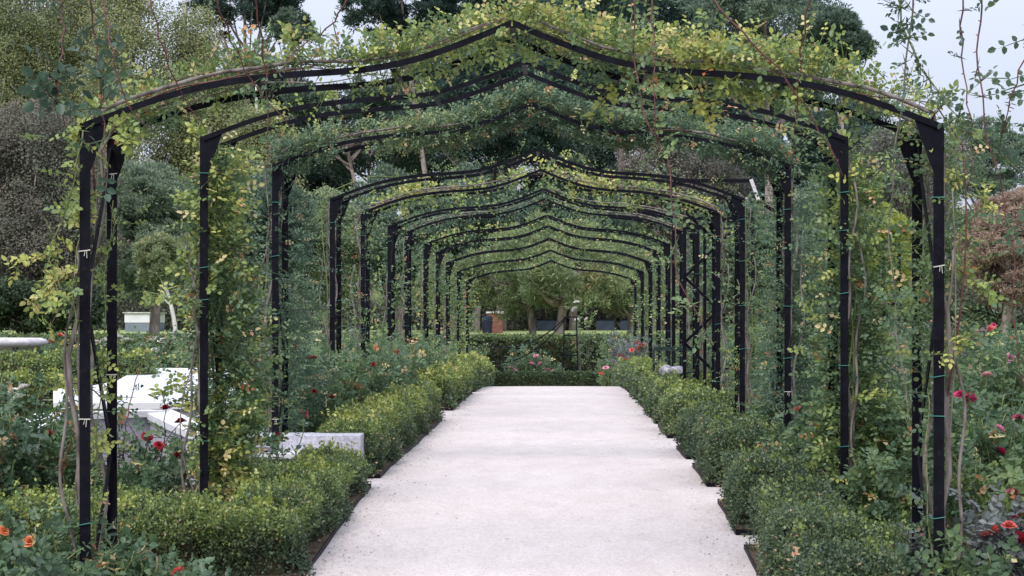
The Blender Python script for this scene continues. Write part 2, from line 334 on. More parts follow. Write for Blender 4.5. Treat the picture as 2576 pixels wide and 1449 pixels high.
# ---------------------------------------------------------------- climbing roses
def vroute(side, t):                      # t 0..1 up the post, 1..2 along the beam to the apex -> x, z local
    x0, sg = (XL, 1) if side == 'L' else (XR, -1)
    t = np.asarray(t, float); tb = np.clip(t - 1, 0, 1)
    x = x0 + sg * tb * HW; z = np.where(t < 1, t * SPR, SPR + np.interp(tb, AU, AH)); return x, z
def climber(i, side, post=(1500, .5, .16, .10), beam=(1500, .55, .13, .10), size=.034, six=True, shoots=8, leaf5=True, out=0.04, prof=None, bprof=None, wood=3, drop=.25, label=None, zmax=1., zmin=0.06, twiggy=0.):
    """post / beam = (number of rose leaves, colour centre, spread, colour spread)"""
    sg = 1 if side == 'L' else -1
    base = np.array([0, AD[i], AZ[i]])
    root = empty('climbing_rose', (XL if side == 'L' else XR, AD[i] + .2, AZ[i]), label or 'climbing rose growing up the %s post of the %s arch' % ('left' if side == 'L' else 'right', ORD[i]), 'rose', 'climbing roses trained over the arches')
    off = np.array(root.location)
    dn_ = {1: 1.5, 2: 1.45, 3: 2.5, 4: 1.0}.get(i, .66 if side == 'R' else .6); post = (int(post[0] * dn_),) + post[1:]; beam = (int(beam[0] * dn_),) + beam[1:]
    lv = Leaves(); g = np.random.default_rng(i * 10 + (side == 'R'))
    def put(t, n_out, spread, vc, vs, seg):
        n = len(t); x, z = vroute(side, t); y = g.uniform(.0 if seg == 'post' else -.04, DP + (.16 if seg == 'post' else .06), n)
        if seg == 'post':
            w_ = spread * (np.interp(t, *prof) if prof else 1)
            ang = g.normal(size=n); x = x + ang * w_ - sg * out; y = y + np.abs(g.normal(size=n)) * w_ * .6 - .015; z = z + g.normal(size=n) * .05
            D = np.stack([ang * .9 + g.normal(size=n) * .5, g.normal(size=n) * .5 - .15, g.normal(size=n) * .5 + .05], 1)
        else:
            w_ = spread * (np.interp(t - 1, *bprof) if bprof else 1)
            h = np.abs(g.normal(size=n)) * w_; dn = g.random(n) < drop
            z = z + np.where(dn, -h * .38 - .01, h + .01); x = x + g.normal(size=n) * .04; y = y + g.normal(size=n) * .03 + (.05 if i > 3 else 0)
            D = np.stack([g.normal(size=n) * .8, g.normal(size=n) * .6 - .2, np.where(dn, -.5, .55) + g.normal(size=n) * .4], 1)
        P = np.stack([x, y, z], 1) + base - off
        c = field(P, 4.5, i) ; keep = g.random(n) < np.clip(.55 + .85 * c, .03, 1)
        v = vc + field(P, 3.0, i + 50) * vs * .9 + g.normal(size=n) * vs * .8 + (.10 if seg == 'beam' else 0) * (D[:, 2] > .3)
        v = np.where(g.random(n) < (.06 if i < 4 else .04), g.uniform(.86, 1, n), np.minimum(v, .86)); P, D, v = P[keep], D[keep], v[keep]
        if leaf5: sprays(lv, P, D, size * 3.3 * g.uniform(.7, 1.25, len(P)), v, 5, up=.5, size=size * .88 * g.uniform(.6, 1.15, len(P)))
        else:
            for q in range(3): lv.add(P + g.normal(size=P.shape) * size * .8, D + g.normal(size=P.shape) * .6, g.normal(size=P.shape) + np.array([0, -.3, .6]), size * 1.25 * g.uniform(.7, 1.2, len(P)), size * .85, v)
    if post[0]: put(g.uniform(zmin, zmax, post[0]), out, post[2], post[1], post[3], 'post')
    if beam[0]: put(1 + g.uniform(0, 1, beam[0]), 0, beam[2], beam[1], beam[3], 'beam')
    # woody canes
    m = MB(); tt_end = [1.95 if beam[0] > 300 else 1.02, 1.5 if beam[0] > 300 else .9, .75, .6]
    for k in range(wood):
        n = 26; t = np.linspace(0, tt_end[k % 4], n); x, z = vroute(side, t)
        ph = g.uniform(0, 6, 4); wx = .035 * np.sin(t * 9 + ph[0]) + .02 * np.sin(t * 23 + ph[1]); wy = .06 * np.sin(t * 7 + ph[2])
        fl = np.clip(1 - t, 0, 1); o_ = (.04 + .03 * k) * (1 if t[0] < 1 else 0)
        P = np.stack([x + (wx - sg * o_) * np.where(t < 1, 1, .2), (.05 if k % 2 == 0 else DP - .06) + wy * .6, z + np.where(t > 1, .025 + .3 * np.abs(wx), 0) + .012], 1)
        m.tube(P + base - off, np.linspace(.017 - .003 * k, .006, n), 6)
    m.build('woody_cane', M['wood'], root, smooth=True)
    if 0 < i <= 5:
        for k in range(6 if beam[0] > 500 else 4):
            ta = g.uniform(.1, 1.5) if beam[0] > 500 else g.uniform(0, .6); tb = min(1.98, ta + g.uniform(.35, .8)); n = 18; t = np.linspace(ta, tb, n); x, z = vroute(side, t); ph = g.uniform(0, 6, 3)
            e = np.sin(np.linspace(0, 3.14, n)); P = np.stack([x - sg * (.05 + .10 * e * g.random()) * (t < 1), g.uniform(0, DP) + .1 * np.sin(t * 5 + ph[0]), z + (.02 + .09 * e * g.random() + .015 * np.sin(t * 19 + ph[1])) * (t >= 1)], 1)
            MB().tube(P + base - off, np.linspace(.006, .003, n), 5).build('thin_cane', M['wood' if k % 2 else ('red_cane' if i % 2 else 'green_cane')], root, smooth=True)
    # long shoots that stand out, leafed along their length
    m = MB()
    for k in range(shoots):
        on_beam = beam[0] > 300 and g.random() < .55
        t0 = 1 + g.uniform(.0, 1) if on_beam else g.uniform(.25, 1)
        x, z = vroute(side, np.array([t0])); p = np.array([x[0], g.uniform(0, DP), z[0]])
        d = unit(np.array([g.normal() * .7, g.normal() * .5 - .3, 1.1 if g.random() < .75 else -.8])) if on_beam else unit(np.array([-sg * abs(g.normal()) - .1 * sg, g.normal() * .6 - .2, g.normal() * .5 + .5]))
        L = g.uniform(.10, .26) if on_beam else g.uniform(.18, .5); n = 7; s_ = np.linspace(0, 1, n)[:, None]
        P = p + d * L * s_ + np.array([0, 0, -1]) * (s_ ** 2) * L * (.1 if on_beam else .45) + base - off
        MB().tube(P, np.linspace(.0042, .002, n), 4).build('shoot', M['red_cane'] if i % 2 else M['green_cane'], root, smooth=True)
        q = P[2:]; q = np.repeat(q, 2, 0); dd = d + g.normal(size=q.shape) * .8
        vv = np.clip((beam[1] if on_beam else post[1]) + .14 + g.normal() * .08, 0, .86)
        sprays(lv, q, dd, size * 2.4, np.full(len(q), vv) + g.normal(size=len(q)) * .04, 5 if leaf5 else 3, up=.5, size=size)
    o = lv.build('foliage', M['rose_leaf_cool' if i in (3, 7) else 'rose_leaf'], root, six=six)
    return root
P1 = ([0, .35, .7, .9, 1], [.5, .7, 1, 1, .8])
climber(1, 'L', (130, .56, .07, .10), (1150, .50, .075, .17), size=.036, shoots=14, bprof=([0, .06, .3, .6, 1], [.35, .8, 1.1, 1, 1.0]), drop=.13, out=.05, wood=4,
        label='yellow green climbing rose along the left half of the nearest arch, thin on its post')
climber(1, 'R', (560, .46, .085, .14), (1350, .50, .095, .17), size=.036, shoots=16, bprof=([0, .25, .6, 1], [1.1, 1.15, 1.0, .95]), drop=.12, out=.10, zmin=.5, wood=4,
        label='yellow green climbing rose along the right half of the nearest arch, bushy outside its post')
climber(2, 'L', (1850, .48, .090, .22), (60, .58, .06, .1), size=.043, shoots=7, prof=([0, .25, .45, .7, .9, 1], [.5, .9, 1.45, .95, .8, .6]), bprof=([0, .2, .4, 1], [1, .8, 0, 0]), out=-.08,
        label='bushy green and yellow climbing rose hiding the left post of the second arch')
climber(2, 'R', (1900, .42, .10, .17), (150, .50, .10, .14), size=.041, shoots=14, bprof=([0, .25, .5, 1], [1.3, .9, .1, 0]), out=.13,
        label='bushy green climbing rose outside the right post of the second arch')
climber(3, 'L', (800, .30, .12, .13), (2700, .42, .078, .17), size=.031, shoots=8, prof=P1, drop=.3, out=-.04, label='bluish green small leaved climbing rose over the left half of the third arch')
climber(3, 'R', (1500, .32, .12, .15), (2700, .42, .078, .17), size=.031, shoots=10, drop=.3, out=.14, label='bluish green small leaved climbing rose over the right half of the third arch')
climber(4, 'L', (900, .30, .13, .12), (110, .45, .05, .1), size=.03, shoots=12, six=False, out=-.05)
climber(4, 'R', (1300, .36, .13, .15), (120, .5, .05, .1), size=.03, shoots=12, six=False, out=.15)
for i, vb, nb in ((5, .56, 1500), (6, .34, 480), (7, .32, 800), (8, .42, 200), (9, .36, 200), (10, .34, 130), (11, .38, 140), (12, .34, 150)):
    for side in 'LR':
        climber(i, side, (1000 if side == 'L' else 1150, .37 if side == 'L' else .36, .12 if side == 'L' else .14, .16), (nb, vb, .085 if i == 5 else .06 if i < 8 else .038, .15), size=.041 if i < 8 else .046, shoots=8 if i < 8 else 0,
                six=False, leaf5=False, drop=.32, out=-.02 if side == 'L' else .15, wood=3 if i < 8 else 2)

# canes hanging from the overhead arch in front of the first one
def hanging(name, pts, d, n_leaf, v, size, mat, label, seed, dense=None, rad=.0042):
    g = np.random.default_rng(seed); P = np.array([W(x, y, d) for x, y in pts]); top = P[0].copy()
    # resample
    s = np.concatenate([[0], np.cumsum(np.linalg.norm(np.diff(P, axis=0), axis=1))]); n = max(12, int(s[-1] / .05)); q = np.linspace(0, s[-1], n)
    Q = np.stack([np.interp(q, s, P[:, k]) for k in range(3)], 1); k = np.array([1, 2, 3, 2, 1.]); k /= k.sum()
    for c in range(3): Q[2:-2, c] = np.convolve(Q[:, c], k, 'valid')
    Q[:, 1] += .10 * np.sin(np.linspace(0, 3, n) + seed); Q[:, 0] += .006 * np.sin(np.linspace(0, 30, n))
    root = empty(name, top, label, 'rose cane', 'rose canes hanging in front of the arches'); Q -= top
    m = MB(); m.tube(Q, np.linspace(rad, rad * .45, n), 5)
    for j in range(2, n - 1, 1):                      # thorns
        dd = unit(g.normal(size=3)); m.bar(Q[j], Q[j] + dd * .012, .003, .002)
    lv = Leaves(); idx = (g.random(n_leaf) * (n - 1)).astype(int)
    if dense: idx = np.concatenate([idx, (g.uniform(dense[0], dense[1], dense[2]) * (n - 1)).astype(int)])
    D = g.normal(size=(len(idx), 3)) * .8 + np.array([0, -.2, -.1])
    for a, b in zip(Q[idx], unit(D)): m.bar(a, a + b * size * 1.6, .0016, .0016)
    m.build('stem', mat, root, smooth=True)
    sprays(lv, Q[idx], D, size * 3.0, v + g.normal(size=len(idx)) * .08, 5, wr=.66, up=.35, size=size * .85 * g.uniform(.7, 1.15, len(idx)))
    lv.build('foliage', M['rose_leaf'], root, six=True)
    return root
HC = [([(205, -30), (235, 200), (262, 330), (285, 480)], 10, .02, .050, 'red_cane', (.15, .55, 9), 'rose cane with large dark leaves hanging at the upper left corner', 1),
      ([(130, -30), (165, 120), (150, 240), (190, 330)], 8, .02, .050, 'red_cane', (.35, .9, 7), 'dark green leafy cane tip left of the first arch', 2),
      ([(255, -30), (300, 130), (335, 290), (385, 325)], 3, .40, .022, 'red_cane', None, 'bare red cane dropping over the left corner of the first arch', 3),
      ([(385, -30), (420, 110), (450, 230), (515, 330)], 3, .4, .022, 'red_cane', None, 'reddish cane bending right over the second arch corner', 4),
      ([(545, -30), (580, 90), (620, 200), (720, 310)], 6, .35, .026, 'red_cane', None, 'thin rust coloured cane over the left shoulder of the first arch', 5),
      ([(640, -30), (655, 130), (662, 300), (668, 420)], 7, .25, .028, 'red_cane', None, 'straight thin cane hanging left of the centre peaks', 6),
      ([(870, -20), (820, 60), (745, 110), (705, 190)], 4, .4, .028, 'red_cane', None, 'arching brown cane crossing above the beam on the left', 7),
      ([(1595, -30), (1600, 120), (1605, 250), (1690, 420), (1695, 700), (1790, 870)], 26, .40, .030, 'red_cane', None, 'long red cane trailing down right of the peaks to the fifth arch', 8),
      ([(1640, -30), (1640, 150), (1642, 300), (1655, 420)], 14, .42, .03, 'red_cane', None, 'leafy cane hanging beside the long red cane', 9),
      ([(1760, -30), (1850, 90), (1960, 190), (2060, 330), (2130, 440)], 5, .45, .03, 'red_cane', None, 'stout red cane slanting down across the right of the first arch', 10),
      ([(2030, -30), (2010, 120), (2008, 330), (2000, 420)], 8, .4, .028, 'red_cane', None, 'short red cane hanging inside the right shoulder', 11),
      ([(2290, -30), (2285, 120), (2265, 300), (2245, 560), (2275, 900), (2300, 1080)], 30, .14, .034, 'wood', None, 'long grey cane hanging beside the right post of the first arch', 12),
      ([(2260, -30), (2300, 110), (2380, 230), (2450, 330), (2560, 430)], 20, .10, .032, 'green_cane', (.0, .3, 14), 'dark leafy cane sloping to the right edge against the sky', 13),
      ([(2440, -30), (2430, 150), (2438, 320), (2425, 470)], 12, .10, .026, 'red_cane', None, 'thin thorny cane against the sky at right, left of two others', 14),
      ([(2480, -30), (2460, 180), (2478, 360), (2515, 520), (2532, 640), (2530, 850), (2560, 980)], 16, .16, .026, 'red_cane', None, 'long red thorny cane falling in front of the rust coloured conifer', 15),
      ([(2590, 60), (2560, 150), (2520, 260), (2505, 420)], 10, .08, .028, 'red_cane', None, 'thorny cane curving in from the upper right corner', 16)]
for pts, nl, v, size, mt, dn, lab, sd in HC:
    hanging('hanging_cane', pts, 5.75 if sd != 12 else 7.2, nl, v, size, M[mt], lab, sd, dense=dn, rad=.0034 if sd not in (10, 12) else .0042)
# leafy mass of the overhead arch at the upper right corner
climber(0, 'R', (500, .10, .12, .06), (420, .15, .12, .08), size=.036, shoots=6, drop=.5, zmin=.6, out=0, label='dark leafy rose on the overhead arch at the upper right corner')

# stray leafy shoots left of the first arch
def stray(pts, d, n, v, size, label, seed): return hanging('rose_shoot', pts, d, n, v, size, M['green_cane'], label, seed, rad=.004)
stray([(215, 330), (190, 420), (160, 520), (110, 620), (95, 730), (120, 790)], 8.3, 26, .55, .036, 'drooping yellow green shoot left of the first arch post', 31)
stray([(205, 300), (185, 400), (195, 560), (175, 700), (200, 860)], 8.35, 20, .52, .034, 'thin leafy shoot running down outside the left post of the first arch', 32)
stray([(2390, 420), (2440, 440), (2470, 500), (2460, 560)], 8.3, 16, .74, .036, 'pale yellow leafed shoot right of the first arch', 33)
stray([(2380, 890), (2400, 850), (2440, 835), (2470, 850)], 8.3, 12, .68, .036, 'yellow leafed shoot low on the right post of the first arch', 34)
stray([(505, 770), (430, 750), (370, 730), (345, 735)], 11.1, 14, .56, .036, 'shoot reaching left from the leafy post of the second arch', 35)
stray([(250, 1400), (252, 1100), (262, 900), (255, 700), (275, 500)], 8.6, 46, .60, .034, 'leafy cane between the twin left posts of the first arch', 36)
stray([(2340, 1449), (2330, 1200), (2345, 1000), (2320, 800), (2335, 550)], 8.6, 42, .30, .034, 'leafy cane between the twin right posts of the first arch', 37)

# ---------------------------------------------------------------- box hedges and their beds
def hedge(name, boxes, leaf, label, cat, group, vmean=.42, vtop=.18, per=1.0, mat='box_leaf', bulge=.035, sprig=.12, dmg=0, seed=1):
    g = np.random.default_rng(seed); x0 = boxes[0][0]; y0 = boxes[0][2]
    root = empty(name, (x0, y0, gz(y0)), label, cat, group); off = np.array(root.location)
    lv = Leaves(); core = MB(); area_leaf = leaf * leaf * .65 * .5; SH = g.uniform(0, 9, 3)
    for bi, (xa, xb, ya, yb, h) in enumerate(boxes):
        for s_ in np.arange(ya, yb, .5):                       # core follows the ground
            e = min(s_ + .5, yb); zc = gz((s_ + e) / 2); ins = min(.07, .3 * min(h, xb - xa, yb - ya)) 
            a0 = s_ + (ins if s_ == ya else 0); b0 = e - (ins if e >= yb - 1e-6 else 0)
            if b0 - a0 > .03: core.box(np.array((xa + ins + .001 * bi, a0, zc - .1)) - off, np.array((xb - ins - .001 * bi, b0 - .002, zc + h - ins - .004 * bi - (.01 if int(s_ * 2) % 2 else 0))) - off)
        faces = [('t', (xb - xa) * (yb - ya)), ('f', (xb - xa) * h), ('b', (xb - xa) * h * .35), ('l', (yb - ya) * h), ('r', (yb - ya) * h)]
        for f, ar in faces:
            vis = 1.0
            if f == 'l' and xa < 0 and xb < 0: vis = .4
            if f == 'r' and xa > 0: vis = .45
            n = int(ar * vis * 2.6 * per / area_leaf)
            a = g.random(n); b = g.random(n)
            X = xa + (xb - xa) * a; Y = ya + (yb - ya) * b; Z = h * b
            if f == 't': P = np.stack([X, Y, np.full(n, h)], 1); N = np.array([0, 0, 1.])
            elif f in 'fb': P = np.stack([X, np.full(n, ya if f == 'f' else yb), Z], 1); N = np.array([0, -1. if f == 'f' else 1., 0])
            else: P = np.stack([np.full(n, xa if f == 'l' else xb), ya + (yb - ya) * a, Z], 1); N = np.array([-1. if f == 'l' else 1., 0, 0])
            P[:, 2] += np.interp(P[:, 1], GD, GZ)
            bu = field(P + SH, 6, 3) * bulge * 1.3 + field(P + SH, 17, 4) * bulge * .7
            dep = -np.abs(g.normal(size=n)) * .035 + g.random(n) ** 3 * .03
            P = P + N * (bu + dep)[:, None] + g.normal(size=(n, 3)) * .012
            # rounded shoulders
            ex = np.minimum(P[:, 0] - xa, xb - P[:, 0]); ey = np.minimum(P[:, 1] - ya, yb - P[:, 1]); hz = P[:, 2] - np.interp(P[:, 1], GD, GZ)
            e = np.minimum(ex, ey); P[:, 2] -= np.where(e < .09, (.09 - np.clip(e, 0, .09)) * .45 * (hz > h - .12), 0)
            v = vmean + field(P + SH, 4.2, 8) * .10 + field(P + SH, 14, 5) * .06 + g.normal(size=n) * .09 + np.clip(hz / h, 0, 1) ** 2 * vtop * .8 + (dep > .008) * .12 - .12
            v = np.where(g.random(n) < .012, 1, np.minimum(v, .88))
            keep = g.random(n) < np.clip(.95 + field(P + SH, 9, 6) * .55 - np.clip(.12 - hz, 0, .1) * 4, .2, 1)
            D = N * .6 + g.normal(size=(n, 3)) * .7 + np.array([0, 0, .35]); Nn = N + g.normal(size=(n, 3)) * .7
            s_ = leaf * g.uniform(.65, 1.25, n)
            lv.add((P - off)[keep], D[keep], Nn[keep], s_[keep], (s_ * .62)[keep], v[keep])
        # sprigs of new growth on top
        ns = int((xb - xa) * (yb - ya) * 120 * sprig / .12 * min(1, .022 / leaf * 1.3)); P0 = np.stack([g.uniform(xa + .02, xb - .02, ns), g.uniform(ya, yb, ns), np.zeros(ns)], 1)
        k0 = g.random(ns) < np.clip(.5 + .6 * field(P0 + SH, 6, 9), 0, 1); P0 = P0[k0]; ns = len(P0)
        P0[:, 2] = np.interp(P0[:, 1], GD, GZ) + h - .02 + field(P0 + SH, 7, 3) * bulge
        hh = g.uniform(.04, .13, ns); dr = unit(g.normal(size=(ns, 3)) * .25 + np.array([0, 0, 1]))
        for q in range(7):
            f_ = (q + 1) / 7; D = g.normal(size=(ns, 3)) * .7 + np.array([0, 0, .5])
            lv.add(P0 + dr * (hh * f_)[:, None] - off, D, g.normal(size=(ns, 3)) + np.array([0, 0, .4]), leaf * 1.35, leaf * .85, np.minimum(.88, vmean + vtop + .14 + g.normal(size=ns) * .07))
    core.build('branch_core', M['core'], root); lv.build('foliage', M[mat], root)
    return root
def edging(x, ya, yb, xe, side, label):
    """black steel edging strip: along the path and round the two ends of the bed"""
    o = MB(); n = max(2, int((yb - ya) / .5)); yy = np.linspace(ya, yb, n + 1)
    for a, b in zip(yy[:-1], yy[1:]): o.bar((x, a, gz(a) + .010), (x, b + .002, gz(b) + .010), .006, .036)
    for e in (ya, yb): o.bar((x, e, gz(e) + .010), (xe, e, gz(e) + .009), .006, .034)
    o = o.build('bed_edging', M['metal']); return tag(o, label, 'edging', 'black steel strips round the planting beds')
def bed(x0, x1, ya, yb):
    xs = np.linspace(x0, x1, 4); o = sheet('soil', xs, np.linspace(ya, yb, max(3, int((yb - ya) / .4))), lambda X, Y: GZV(Y) + .024 + .006 * np.sin(X * 9 + Y * 7), M['soil']); return o
RB = [(8.2, 10.7), (11.2, 12.5), (13.4, 14.9), (15.6, 17.0), (18.4, 20.2), (20.7, 22.6), (23.2, 25.5), (26.1, 28.5), (29.2, 31.5), (32.1, 34.6), (35.3, 38)]
bw = ['nearest', 'second', 'third', 'fourth', 'fifth', 'sixth', 'seventh', 'eighth', 'ninth', 'tenth', 'eleventh']
for k, (a, b) in enumerate(RB):
    lf = [.021, .022, .024, .027, .032, .035, .04, .045, .05, .055, .06][k]; h = [.42, .40, .42, .40, .42, .42, .42, .45, .45, .45, .45][k]
    bx = [(1.185, 1.66, a + .03, b - .06, h), (1.66, 2.35 if k else 2.1, a + .03 + (.75 if k == 0 else 0), min(b - .05, a + (1.35 if k == 0 else .7)), h * .93)]
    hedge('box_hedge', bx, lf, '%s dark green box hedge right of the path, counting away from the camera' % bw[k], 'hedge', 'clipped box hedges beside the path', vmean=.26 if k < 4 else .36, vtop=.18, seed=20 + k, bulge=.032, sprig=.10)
    edging(1.15, a, b, 2.6, 1, 'black steel edging round the %s bed right of the path' % bw[k]); bed(1.154, 3.42, a + .004, b - .004)
LB = [(8.0, 13.35), (14.0, 21.4), (23.4, 28.6), (29.3, 38)]
lbw = ['near', 'long middle', 'far yellowish', 'farthest']
LH = [[(-2.02, -1.53, 9.75, 11.6, .36), (-1.98, -1.535, 11.5, 13.25, .29), (-4.6, -2.02, 9.75, 10.45, .37)], [(-2.0, -1.55, 14.05, 21.3, .44)], [(-2.0, -1.53, 23.5, 28.5, .46)], [(-2.0, -1.53, 29.4, 37.9, .50)]]
for k, (a, b) in enumerate(LB):
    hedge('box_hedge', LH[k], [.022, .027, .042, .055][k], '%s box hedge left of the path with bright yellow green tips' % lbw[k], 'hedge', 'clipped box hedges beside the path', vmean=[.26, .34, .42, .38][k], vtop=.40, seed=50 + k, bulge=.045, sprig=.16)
    edging(-1.485, a, b, -2.6, -1, 'black steel edging of the %s bed left of the path' % lbw[k]); bed(-2.92, -1.489, a + .004, b - .004)
# low hedges of the left garden, the end hedge, the tall clipped hedge
hedge('low_hedge', [(-9.2, -5.95, 24.5, 25.3, .66)], .05, 'low mixed hedge with red brown tips across the left garden', 'hedge', 'low hedges of the rose garden', vmean=.50, vtop=.1, per=.8, seed=71, bulge=.06)
hedge('low_hedge', [(-8.4, -6.05, 20.6, 21.3, .52)], .045, 'short olive hedge section behind the marble terrace at left', 'hedge', 'low hedges of the rose garden', vmean=.55, vtop=.1, per=.8, seed=72, bulge=.06)
hedge('low_hedge', [(-9.5, -2.6, 35.0, 35.8, .55)], .07, 'farther low green hedge in the left garden under white roses', 'hedge', 'low hedges of the rose garden', vmean=.42, vtop=.1, per=.8, seed=73, bulge=.05)
hedge('low_hedge', [(-2.4, 2.6, 45.0, 45.7, .36)], .055, 'low clipped hedge closing the end of the path', 'hedge', 'low hedges of the rose garden', vmean=.40, vtop=.10, per=1, mat='hedge_far', seed=74, bulge=.02, sprig=.05)
hedge('tall_hedge', [(-19, 17, 49.2, 51.3, 1.33)], .075, 'tall dark clipped hedge running across the whole garden behind the arches', 'hedge', None, vmean=.06, vtop=.85, per=.85, mat='hedge_far', seed=75, bulge=.03, sprig=.02)  # daylight on the top is put into the leaf colour: dark face, pale top

# ---------------------------------------------------------------- roses
def rose_mesh(col, r, seed):
    g = np.random.default_rng(seed); V = []; Fs = []; v = []
    for ring, (n, rr, hh, tilt) in enumerate([(5, .22, .55, .15), (6, .5, .45, .5), (7, .8, .25, .95), (7, 1.0, .02, 1.25)]):
        for k in range(n):
            a = 2 * math.pi * (k + .5 * ring) / n + g.normal() * .12; w_ = 2.2 * math.pi * max(rr, .3) / n; b = len(V)
            ca, sa = math.cos(a), math.sin(a)
            for i, t in enumerate((0, .5, 1)):
                rad = rr * (.25 + .75 * t ** (1 + tilt)); z = -.15 + (hh + .15) * t * (1.25 - .25 * t) + .0
                for j, s_ in enumerate((-.5, 0, .5)):
                    ww = w_ * (.4 + .9 * t - .3 * t * t) * s_; x = rad - abs(s_) * .18; V.append(((x * ca - ww * sa) * r, (x * sa + ww * ca) * r, (z - abs(s_) * .06 * (t == 1) + g.normal() * .03) * r))
            for i in range(2):
                for j in range(2): Fs.append([b + i * 3 + j, b + i * 3 + j + 1, b + i * 3 + 4 + j, b + i * 3 + 3 + j]); v.append(np.clip(.35 + .2 * ring + g.normal() * .15, 0, 1))
    o = mesh_from('flower', np.array(V), np.array(Fs), M[col], None, np.array(v), smooth=True)
    return o
FL = {}
def flower(col, loc, parent, s=1., tilt=None):
    if col not in FL:
        o = rose_mesh(col, .042, sum(map(ord, col)) % 7 + len(col)); FL[col] = o
    else:
        o = FL[col].copy(); C.objects.link(o)
    o.parent = parent; o.location = loc; o.scale = (s, s, s)
    o.rotation_euler = (R(rnd.uniform(0, 55)), R(rnd.uniform(-25, 25)), R(rnd.uniform(0, 360))) if tilt is None else tilt
    return o
def bush(base, h,  spread, n_cane, leaves_per, size, v, flowers, label, seed, mat='rose_leaf', cane='green_cane', group='rose bushes planted in the garden beds', six=True, vs=.1, fs=1., fl_world=False):
    """flowers: list of (colour, local position or None) ; canes lead to them"""
    g = np.random.default_rng(seed); root = empty('rose_bush', base, label, 'rose bush', group); off = np.array(base, float)
    lv = Leaves(); m = MB(); tips = []
    tg = [np.array(p) - off for c, p in flowers if p is not None]
    for k in range(max(n_cane, len(tg))):
        if k < len(tg): tip = tg[k]
        else:
            a = g.uniform(0, 6.28); rr = spread * math.sqrt(g.random()); tip = np.array([rr * math.cos(a), rr * math.sin(a), h * g.uniform(.6, 1.0)])
        st = np.array([tip[0] * .25, tip[1] * .25, -.03]); n = 9; s_ = np.linspace(0, 1, n)[:, None]
        P = st + (tip - st) * s_ + np.array([g.normal() * .05, g.normal() * .05, .04]) * np.sin(s_ * 3.14) + np.hstack([.008 * np.sin(s_ * 20 + k), .008 * np.cos(s_ * 17 + k), s_ * 0])
        m.tube(P, np.linspace(.0065, .0028, n), 5); tips.append(P[-1])
        n2 = int(leaves_per * g.uniform(.7, 1.3)); q = g.uniform(.22, 1.0, n2) ** .8
        i0 = q * (n - 1); lo = np.floor(i0).astype(int).clip(0, n - 2); Q = P[lo] + (P[lo + 1] - P[lo]) * (i0 - lo)[:, None]
        D = g.normal(size=(n2, 3)) * .9 + np.array([0, -.1, .15]); D = unit(D); L = g.uniform(.0, .10, n2)[:, None] * (1.2 - q[:, None] * .6)
        c = v + .07 + g.normal() * vs * .8
        vv = c + g.normal(size=n2) * vs * .5; vv = np.where(g.random(n2) < .04, g.uniform(.85, 1, n2), np.minimum(vv, .86))
        sprays(lv, Q + D * L, D, size * 2.6, vv, 5, wr=.70, up=.7, size=size * g.uniform(.7, 1.25, n2))
    m.build('stem', M[cane], root, smooth=True); lv.build('foliage', M[mat], root, six=six)
    k = 0
    for c, p in flowers:
        if p is None: q = tips[len(tg) + k] if len(tg) + k < len(tips) else tips[k % len(tips)]; k += 1
        else: q = np.array(p) - off
        flower(c, tuple(q), root, fs * g.uniform(.85, 1.15))
    return root
def G(px, d): x = (px - 1411) / F * d; return (x, d, gz(d))
# near left, orange roses at the bottom corner
bush(G(30, 8.3), .62, .42, 16, 22, .040, .16, [('orange', W(8, 1335, 8.25)), ('orange', W(75, 1362, 8.2))], 'rose bush with orange blooms at the bottom left corner', 101, fs=.85)
bush(G(190, 8.2), .50, .34, 14, 20, .040, .18, [], 'low rose bush in front of the left post of the first arch', 102)
bush(G(420, 8.3), .40, .34, 13, 18, .040, .17, [('coral', W(447, 1438, 8.15))], 'low rose bush with a single coral bloom at the bottom edge', 103)
bush(G(330, 8.5), .55, .2, 7, 14, .046, .13, [], 'slender bush of large grey green leaves beside the first left post', 104)
# left, behind the cross hedge
bush(G(40, 11.5), 1.05, .42, 20, 24, .042, .14, [('white', W(58, 975, 11.4)), ('white', W(32, 985, 11.4)), ('white', W(45, 1000, 11.3))], 'tall rose bush with cream white blooms at the left edge', 105)
bush(G(120, 11.1), .76, .34, 13, 17, .042, .16, [('red', W(122, 1092, 11.0)), ('red', W(135, 1150, 11.0)), ('red', W(70, 1300, 10.9))], 'dense rose bush with small dark red blooms left of the first arch', 106)
bush(G(200, 11.4), .78, .32, 12, 17, .040, .18, [('red', W(205, 1085, 11.3)), ('red', W(185, 1130, 11.2))], 'rose bush seen just left of the first left post', 107)
bush(G(20, 12.2), .42, .45, 12, 14, .042, .2, [], 'leafy rose bush at the left edge in front of the granite wall', 108)
bush(G(-20, 10.9), .85, .4, 16, 22, .042, .15, [], 'rose bush cut by the left edge of the picture', 124)
bush(G(330, 11.6), .75, .28, 8, 9, .046, .14, [('red', W(416, 1027, 11.5)), ('red', W(455, 1060, 11.6)), ('red', W(400, 1120, 11.4)), ('red', W(370, 1098, 11.5))], 'open rose bush with dark red blooms against the white marble', 109, cane='red_cane')
bush(G(300, 11.2), .50, .36, 13, 18, .040, .2, [], 'thick rose bush right of the first left post', 110)
bush(G(420, 12.0), .45, .36, 11, 14, .042, .18, [('red', W(447, 1145, 11.9))], 'rose bush below the marble steps with one red bloom', 111)
bush(G(560, 12.4), .45, .34, 9, 12, .042, .2, [('coral', W(560, 1090, 12.3))], 'rose bush right of the second left post', 112)
bush(G(640, 12.6), .55, .30, 9, 10, .042, .16, [('red', W(765, 1040, 12.9)), ('red', W(700, 1100, 12.8))], 'open rose bush in front of the granite bench', 113)
bush(G(470, 13.2), .3, .35, 8, 12, .04, .3, [], 'low green rose bush at the foot of the granite wall', 114)
